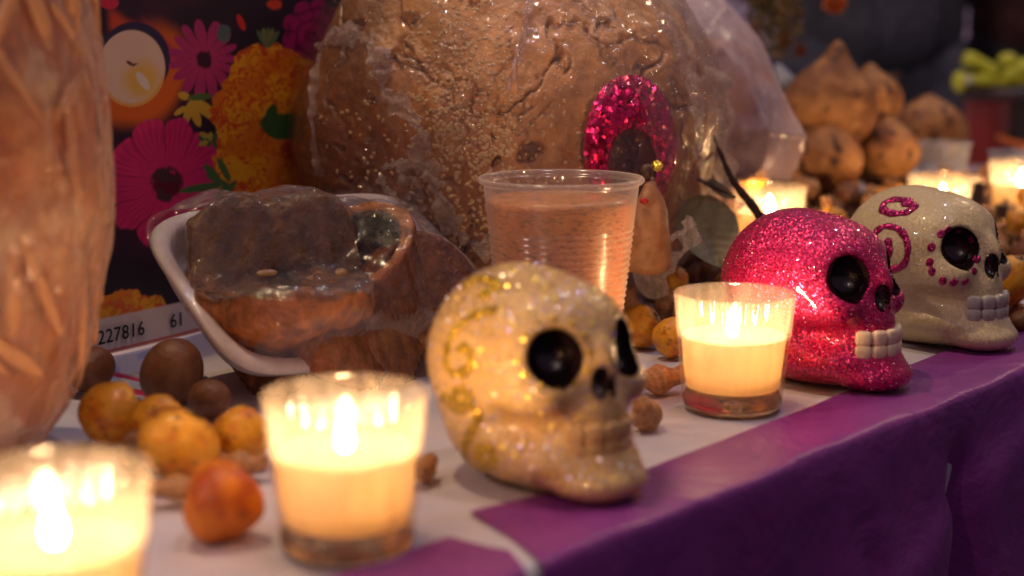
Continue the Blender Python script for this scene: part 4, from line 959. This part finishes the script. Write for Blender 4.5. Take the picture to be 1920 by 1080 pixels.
# ------------------------------------------------------------------ big roots (jicamas)
MJIC = M_col('root_skin', .6, .6, 1.4, .35, 0., .4, .8, .2)
def jicama(c_, r, label, tip=0., seed=0, rz=0., lob=.12, tilt=(0, 0)):
    def fn(d):
        a = np.arctan2(d[:, 1], d[:, 0]); q = d*np.array((1, .95, .88))*r*(1+lob*np.cos(3*a+seed)*(1-d[:, 2]**2)+.10*(fbm(d*2, 3, seed)-.5))[:, None]
        q[:, 2] += tip*.8*np.exp(-(1-d[:, 2])/.035)+tip*.6*np.exp(-(1-d[:, 2])/.16); q[:, 2] += .25*r*np.exp(-(1+d[:, 2])/.05)*.5; return q
    V, Fc = blob(90, 64, fn); n_ = fbm(V*.5, 4, seed+50); C = mixc(np.tile(np.array((.46, .22, .08)), (len(V), 1)), (.24, .095, .035), sm(.35, .65, n_)); C = mixc(C, (.07, .03, .015), sm(.66, .74, fbm(V*.9, 3, seed+60)))
    o = mesh('jicama', V, Fc, MJIC, None, True, C); o.location = Vector(c_)*S; o.rotation_euler = (tilt[0], tilt[1], rz); tag(o, label, 'root vegetable', 'brown roots piled on the heap'); return o
jicama(D(1552, 205, 146), 4.6, 'pointed onion shaped brown root on top of the pile', 1.9, 3, .4, .10, (0, .15))
jicama(D(1630, 190, 150), 3.2, 'brown root lobe behind the pointed one', .7, 9, 1.)
jicama(D(1548, 300, 143), 3.7, 'broad brown root under the pointed one, beside the frosted bag', .3, 15, 2., .06)
jicama(D(1664, 285, 147), 3.2, 'round brown root at the pile\'s right, next to the empty cup', .5, 21, 2., .05)
jicama(D(1738, 250, 168), 4.2, 'dim purplish root in the dark behind the empty cup', .5, 27, .5)

# dark chip of wood + empty cups
def prism(name, pts, th, org, mat, label, cat):
    P = [Vector(p)-org for p in pts]; nn = (P[1]-P[0]).cross(P[2]-P[0]).normalized()*th; m = len(P)
    V = [tuple(p) for p in P]+[tuple(p+nn) for p in P]; Fc = [tuple(range(m)), tuple(range(2*m-1, m-1, -1))]+[(i, (i+1) % m, m+(i+1) % m, m+i) for i in range(m)]
    o = mesh(name, V, Fc, mat, None, False); o.location = org*S; return tag(o, label, cat)
prism('bark_chip', [D(1828, 342, 127), D(1842, 342, 127), D(1846, 360, 127), D(1838, 393, 127), D(1815, 392, 127)], .35, D(1830, 395, 127), MBARK, 'dark slanted chip of bark standing before a candle in the heap', 'bark')
prism('bark_chip', [D(1872, 384, 122), D(1890, 388, 122), D(1888, 410, 122), D(1870, 408, 122)], .8, D(1880, 410, 122), MBARK, 'small black stub lying on the heap below the far right candle', 'bark')
q = NT('clear_cup_plastic'); tr = q.n('ShaderNodeBsdfTransparent'); gs = q.n('ShaderNodeBsdfGlossy'); gs.inputs['Roughness'].default_value = .2
df = q.n('ShaderNodeBsdfDiffuse'); df.inputs[0].default_value = (.7, .72, .78, 1); lw = q.n('ShaderNodeLayerWeight')
MCLR = q.done(q.mixsh(.08, q.mixsh(q.math('ADD', q.math('MULTIPLY', lw.outputs['Facing'], .25), .10), tr.outputs[0], df.outputs[0]), gs.outputs[0]))
for x, y, Y, lb in ((1768, 268, 152, 'empty clear plastic cup behind the ivory skull\'s candle'), (1905, 285, 160, 'empty clear cup behind the far right candle, before the red pot')):
    p = D(x, y, Y); base = Vector((p.x, p.y, max(0., p.z-7)))
    t = thing('clear_cup', base, lb, 'cup'); V, Fc = lathe([(0, .05), (2.0, .05), (2.05, .2), (2.75, p.z-base.z-.2), (2.85, p.z-base.z), (2.75, p.z-base.z), (2.68, p.z-base.z-.3), (1.98, .25), (0, .2)], 48); mesh('cup_wall', V, Fc, MCLR, t)
    V, Fc = tube([(2.85*math.cos(a), 2.85*math.sin(a), p.z-base.z) for a in np.linspace(0, 2*PI, 49)], .09, 6, closed_ends=False); mesh('cup_rim', V, Fc, MCLR, t)

# ------------------------------------------------------------------ hanging dried marigolds above right
hg = D(1440, 40, 165); bq = thing('marigold_bunch', hg, 'hanging bunch of withered greenery with orange blooms over the frosted bag', 'flowers')
rs = np.random.RandomState(9); V, Fc = [], []
for k in range(2600):
    x, y = rs.normal(1430, 60), rs.normal(-10, 62); 
    if y > 40+ (1 if abs(x-1455) < 45 else -.4)*75-abs(x-1440)*.3: continue
    p = D(x, y, 165+rs.normal(0, 4))-hg; a = Vector(rs.normal(0, 1, 3)).normalized(); b_ = a.cross(Vector(rs.normal(0, 1, 3))).normalized(); l_, w_ = rs.uniform(.5, 1.2), rs.uniform(.12, .3); n = len(V)
    V += [tuple(p-b_*w_), tuple(p+a*l_*.5-b_*w_*1.3), tuple(p+a*l_), tuple(p+a*l_*.5+b_*w_*1.3)]; Fc.append((n, n+1, n+2, n+3))
tag(mesh('foliage', V, Fc, M_simple('withered_leaves', (.09, .11, .03), (.24, .12, .04), .4, .6, .2), bq, False), kind='stuff')
def bloom(c_, r, mat, parent, seed):
    rs = np.random.RandomState(seed); V, Fc = [], []
    for k in range(110):
        d = Vector(rs.normal(0, 1, 3)).normalized(); s_ = d.cross(Vector(rs.normal(0, 1, 3))).normalized(); up = d.cross(s_); n = len(V); R0 = r*rs.uniform(.75, 1.05)
        V += [tuple(c_+d*r*.3-s_*r*.08), tuple(c_+d*R0-s_*r*.22), tuple(c_+d*R0*1.05+up*r*.1), tuple(c_+d*R0+s_*r*.22), tuple(c_+d*r*.3+s_*r*.08)]; Fc.append((n, n+1, n+2, n+3, n+4))
    return mesh('bloom', V, Fc, mat, parent, False)
MOR = M_simple('orange_petals', (.70, .12, .02), (.60, .20, .02), 1, .5, .1); MRU = M_simple('rust_petals', (.30, .09, .02), (.22, .05, .02), 1, .6, .1)
bloom(D(1565, 3, 162)-hg, 1.3, MOR, bq, 1); bloom(D(1473, 72, 161)-hg, .8, MRU, bq, 2); bloom(D(1500, 95, 161)-hg, .7, MRU, bq, 3); bloom(D(1400, 60, 161)-hg, 1.0, MRU, bq, 4); bloom(D(1290, -10, 161)-hg, 1.0, MRU, bq, 5)
V, Fc = tube(spline([(0, 0, 9), (1, 0, 4), (0, 0, -2)], 5), .3, 6); mesh('stem', V, Fc, MBARK, bq)
o = hull('tissue_scrap', [tuple(D(*q)-D(1470, 150, 158)) for q in ((1452, 118, 158), (1470, 125, 159), (1490, 150, 158), (1482, 175, 159), (1465, 165, 157), (1455, 140, 160))], 3, .5, M_simple('pale_tissue', (.45, .50, .56), (.35, .40, .46), 1, .7), None, 5)
o.location = D(1470, 150, 158)*S; tag(o, 'pale blue grey scrap of tissue between the frosted bag and the pointed root', 'tissue')

# ------------------------------------------------------------------ far table with red pot, dark tray, yellow plastic
MRED = M_simple('red_glaze', (.30, .022, .015), (.22, .015, .012), .3, .4, .1)
p = D(1846, 300, 215); t = thing('red_pot', (p.x, p.y, -4.5), 'dark red cylindrical pot in the dark behind the candles', 'pot')
V, Fc = lathe([(0, 0), (2.9, 0), (3.0, .3), (3.2, 13.2), (3.35, 13.4), (3.3, 13.8), (0, 13.8)], 48); mesh('pot_wall', V, Fc, MRED, t)
MDK = M_simple('dark_lacquer', (.03, .008, .012), (.02, .008, .012), .3, .4, .1)
zt = 9.35; t2 = thing('serving_tray', (p.x+4, p.y, zt), 'dark maroon tray resting on the red pot, carrying the yellow plastic', 'tray')
V, Fc = lathe([(0, 0), (8.6, 0), (9.0, .3), (9.0, 1.6), (8.7, 1.6), (8.6, .5), (0, .5)], 64); mesh('tray_shell', V, Fc, MDK, t2)
MYL = M_simple('lime_plastic', (.62, .66, .05), (.48, .52, .03), .3, .3, .5, .8)
yb = D(1850, 140, 214); t3 = thing('knotted_balloon', yb, 'lime yellow twisted plastic lying on the dark tray', 'plastic')
for nm_, pts_, rd in (('twist', [(1796, 150), (1815, 150), (1850, 152), (1890, 152), (1925, 148)], 1.0), ('twist', [(1885, 148), (1905, 135), (1930, 125)], 1.3), ('twist', [(1808, 108), (1840, 120), (1868, 135), (1885, 112), (1905, 122), (1930, 130)], .95)):
    P = spline([D(x, y, 213)-yb for x, y in pts_], 6); V, Fc = tube([tuple(q) for q in P], [rd*(1+.12*math.sin(k*.7)) for k in range(len(P))], 14); mesh(nm_, V, Fc, MYL, t3)
V, Fc = blob(20, 12, lambda d: d*np.array((1.1, 1.1, 1.5))); mesh('knot', V+np.array(D(1800, 153, 212)-yb), Fc, MYL, t3)
V, Fc = blob(16, 10, lambda d: d*.55); mesh('valve', V+np.array(D(1816, 150, 210.5)-yb), Fc, M_simple('white_plastic', (.6, .6, .55), (.6, .6, .5), 1, .3), t3)
MOL = M_simple('olive_cloth', (.10, .09, .07), (.13, .11, .09), .2, .7, .4)
p = D(1935, 300, 228); V, Fc = box((0, 0, 7.0), Vector((7.5, 0, 0)), Vector((0, 6, 0)), Vector((0, 0, 7.0))); 
o = hull('storage_box', V, 6, .25, MOL, None, 7); o.location = Vector((p.x, p.y, -4.5))*S; tag(o, 'olive grey box in the dark beside the red pot', 'box')
p = D(1905, 268, 205); V, Fc = tube(spline([(-2.6, 0, .9), (-.8, 0, .1), (1.5, 0, -.6), (4, 0, -1)], 5), [.25+.04*k for k in range(16)], 8); t4 = mesh('orange_pod', V, Fc, MOR); t4.location = p*S; tag(t4, 'thin orange stalk lying before the olive grey box', 'stalk')
V, Fc = box((0, 0, 0), Vector((60, 0, 0)), Vector((0, 26, 0)), Vector((0, 0, 1.2))); far = thing('side_table', (86, 225, -5.8), 'low side table standing in the dark beyond the main one', 'table')
mesh('table_top', V, Fc, MDK, far, False)
for sx in (-56, 56):
    for sy in (-22, 22):
        V, Fc = box((sx, sy, -35.2), Vector((2, 0, 0)), Vector((0, 2, 0)), Vector((0, 0, 34))); mesh('leg', V, Fc, MDK, far, False)

# ------------------------------------------------------------------ people standing in the dark beyond the table
def skin(name, joints, edges, radii, mat, parent, root=0, sub=2):
    me = bpy.data.meshes.new(name); me.from_pydata([tuple(Vector(j)*S) for j in joints], edges, []); me.update(); o = link(name, me, mat, parent)
    m = o.modifiers.new('skin', 'SKIN'); 
    if not me.skin_vertices: me.attributes.new  # created with the modifier
    sv = me.skin_vertices[0].data if me.skin_vertices else None
    for i, r in enumerate(radii):
        sv[i].radius = ((r if not isinstance(r, tuple) else r[0])*S, (r if not isinstance(r, tuple) else r[1])*S)
    sv[root].use_root = True; m.use_smooth_shade = True; s_ = o.modifiers.new('sub', 'SUBSURF'); s_.levels = sub; s_.render_levels = sub; return o
MSKIN = M_simple('skin_tone', (.35, .20, .13), (.40, .24, .16), .5, .5, .1)
def person(loc, rz, tro, jac, label):
    t = thing('person', loc, label, 'person', None, rz)
    J = [(0, 0, 96), (0, 0, 112), (0, 0, 130), (0, 0, 144), (0, 0, 152), (0, -1, 160), (0, -1, 168)]
    E_ = [(i, i+1) for i in range(6)]; RD = [(14, 10), (13, 9.5), (15, 10.5), (12, 8), 5.2, (8, 9.5), (7, 8.5)]
    for s in (-1, 1):
        b = len(J); J += [(s*19, 0, 141), (s*23, 2, 116), (s*14, -16, 100), (s*8, -20, 99), (s*5, -22, 94)]; RD += [5.2, 4.6, 3.4, (3.6, 2.0), (2.4, 1.2)]; E_ += [(3, b), (b, b+1), (b+1, b+2), (b+2, b+3), (b+3, b+4)]
        for q in range(4):
            f_ = len(J); J += [(s*5+(q-1.5)*1.9, -23, 91), (s*5+(q-1.5)*2.0, -22.5, 87.5-(q in (1, 2)))]; RD += [.9, .75]; E_ += [(b+4, f_), (f_, f_+1)]
        f_ = len(J); J += [(s*5, -23.5, 98), (s*3, -24.5, 95.5)]; RD += [1.1, .85]; E_ += [(b+3, f_), (f_, f_+1)]
        b = len(J); J += [(s*9.5, 0, 88), (s*10.5, -1, 50), (s*11, 1.5, 10), (s*11, -4, 4), (s*11.5, -14, 3)]; RD += [8.5, 6, 4.2, 4, 3]; E_ += [(0, b), (b, b+1), (b+1, b+2), (b+2, b+3), (b+3, b+4)]
    skin('body', J, E_, RD, MSKIN, t)
    for s in (-1, 1):
        skin('trouser_leg', [(s*6, 0, 97), (s*9.5, 0, 84), (s*10.5, -1, 50), (s*11, 1, 28), (s*11, 1.5, 8)], [(0, 1), (1, 2), (2, 3), (3, 4)], [10.5, 10.8, 8.6, 8.2, 8], tro, t)
        skin('shoe', [(s*11, 3, 4), (s*11.2, -6, 4), (s*11.6, -17, 3)], [(0, 1), (1, 2)], [(4.8, 4), (4.8, 3.8), (4.2, 2.8)], MBLK, t)
    J = [(0, 0, 84), (0, 0, 98), (0, 0, 114), (0, 0, 131), (0, 0, 144)]; RD = [(19, 13.5), (18, 13), (17, 12.5), (18, 13), (13, 9)]; E_ = [(i, i+1) for i in range(4)]
    for s in (-1, 1): b = len(J); J += [(s*19.5, 0, 141), (s*24, 2, 116), (s*15, -15, 100.5)]; RD += [7.5, 6.6, 5.2]; E_ += [(4, b), (b, b+1), (b+1, b+2)]
    skin('jacket', J, E_, RD, jac, t)
    V, Fc = blob(40, 26, lambda d: d*np.array((8.6, 10.2, 9.8))*(1+.05*(fbm(d*4, 3, 3)-.5))[:, None]); V = V[:, :]+np.array((0, 1.2, 169)); keep = ~((V[Fc][:, :, 1].mean(1) < -4.5) & (V[Fc][:, :, 2].mean(1) < 173)); mesh('hair', V, Fc[keep], MBLK, t)
    for s in (-1, 1):
        V, Fc = blob(12, 8, lambda d: d*np.array((1.4, .9, .8))); mesh('eye', V+np.array((s*3.2, -9.2, 166)), Fc, MBLK, t); V, Fc = blob(12, 8, lambda d: d*np.array((1.0, 1.6, 3))); mesh('ear', V+np.array((s*7.8, -.5, 165)), Fc, MSKIN, t)
    V, Fc = blob(12, 8, lambda d: d*np.array((1.5, 2, 2.6))); mesh('nose', V+np.array((0, -10, 163)), Fc, MSKIN, t); V, Fc = blob(12, 8, lambda d: d*np.array((2.6, .9, .9))); mesh('mouth', V+np.array((0, -9.2, 158.5)), Fc, MRED, t)
    return t
def fabric(name, a, b): 
    q = NT(name); return q.done(q.bsdf(q.mix(q.ramp(q.noise(.06, 4), [(.35, 0.), (.65, 1.)]), a, b), .7, 0, .3, 0, q.bump(q.noise(.09, 4, .6, (1, 1, .6), 1.2), 1., 4.)))
person((62, 262, -75), R(194), fabric('slate_denim', (.02, .024, .04), (.09, .10, .14)), fabric('slate_coat', (.02, .024, .035), (.06, .065, .09)), 'person in slate blue trousers standing behind the pointed root')
person((100, 275, -75), R(170), fabric('black_denim', (.012, .012, .02), (.02, .018, .026)), fabric('maroon_coat', (.03, .012, .016), (.07, .02, .025)), 'person in black standing behind the red pot')
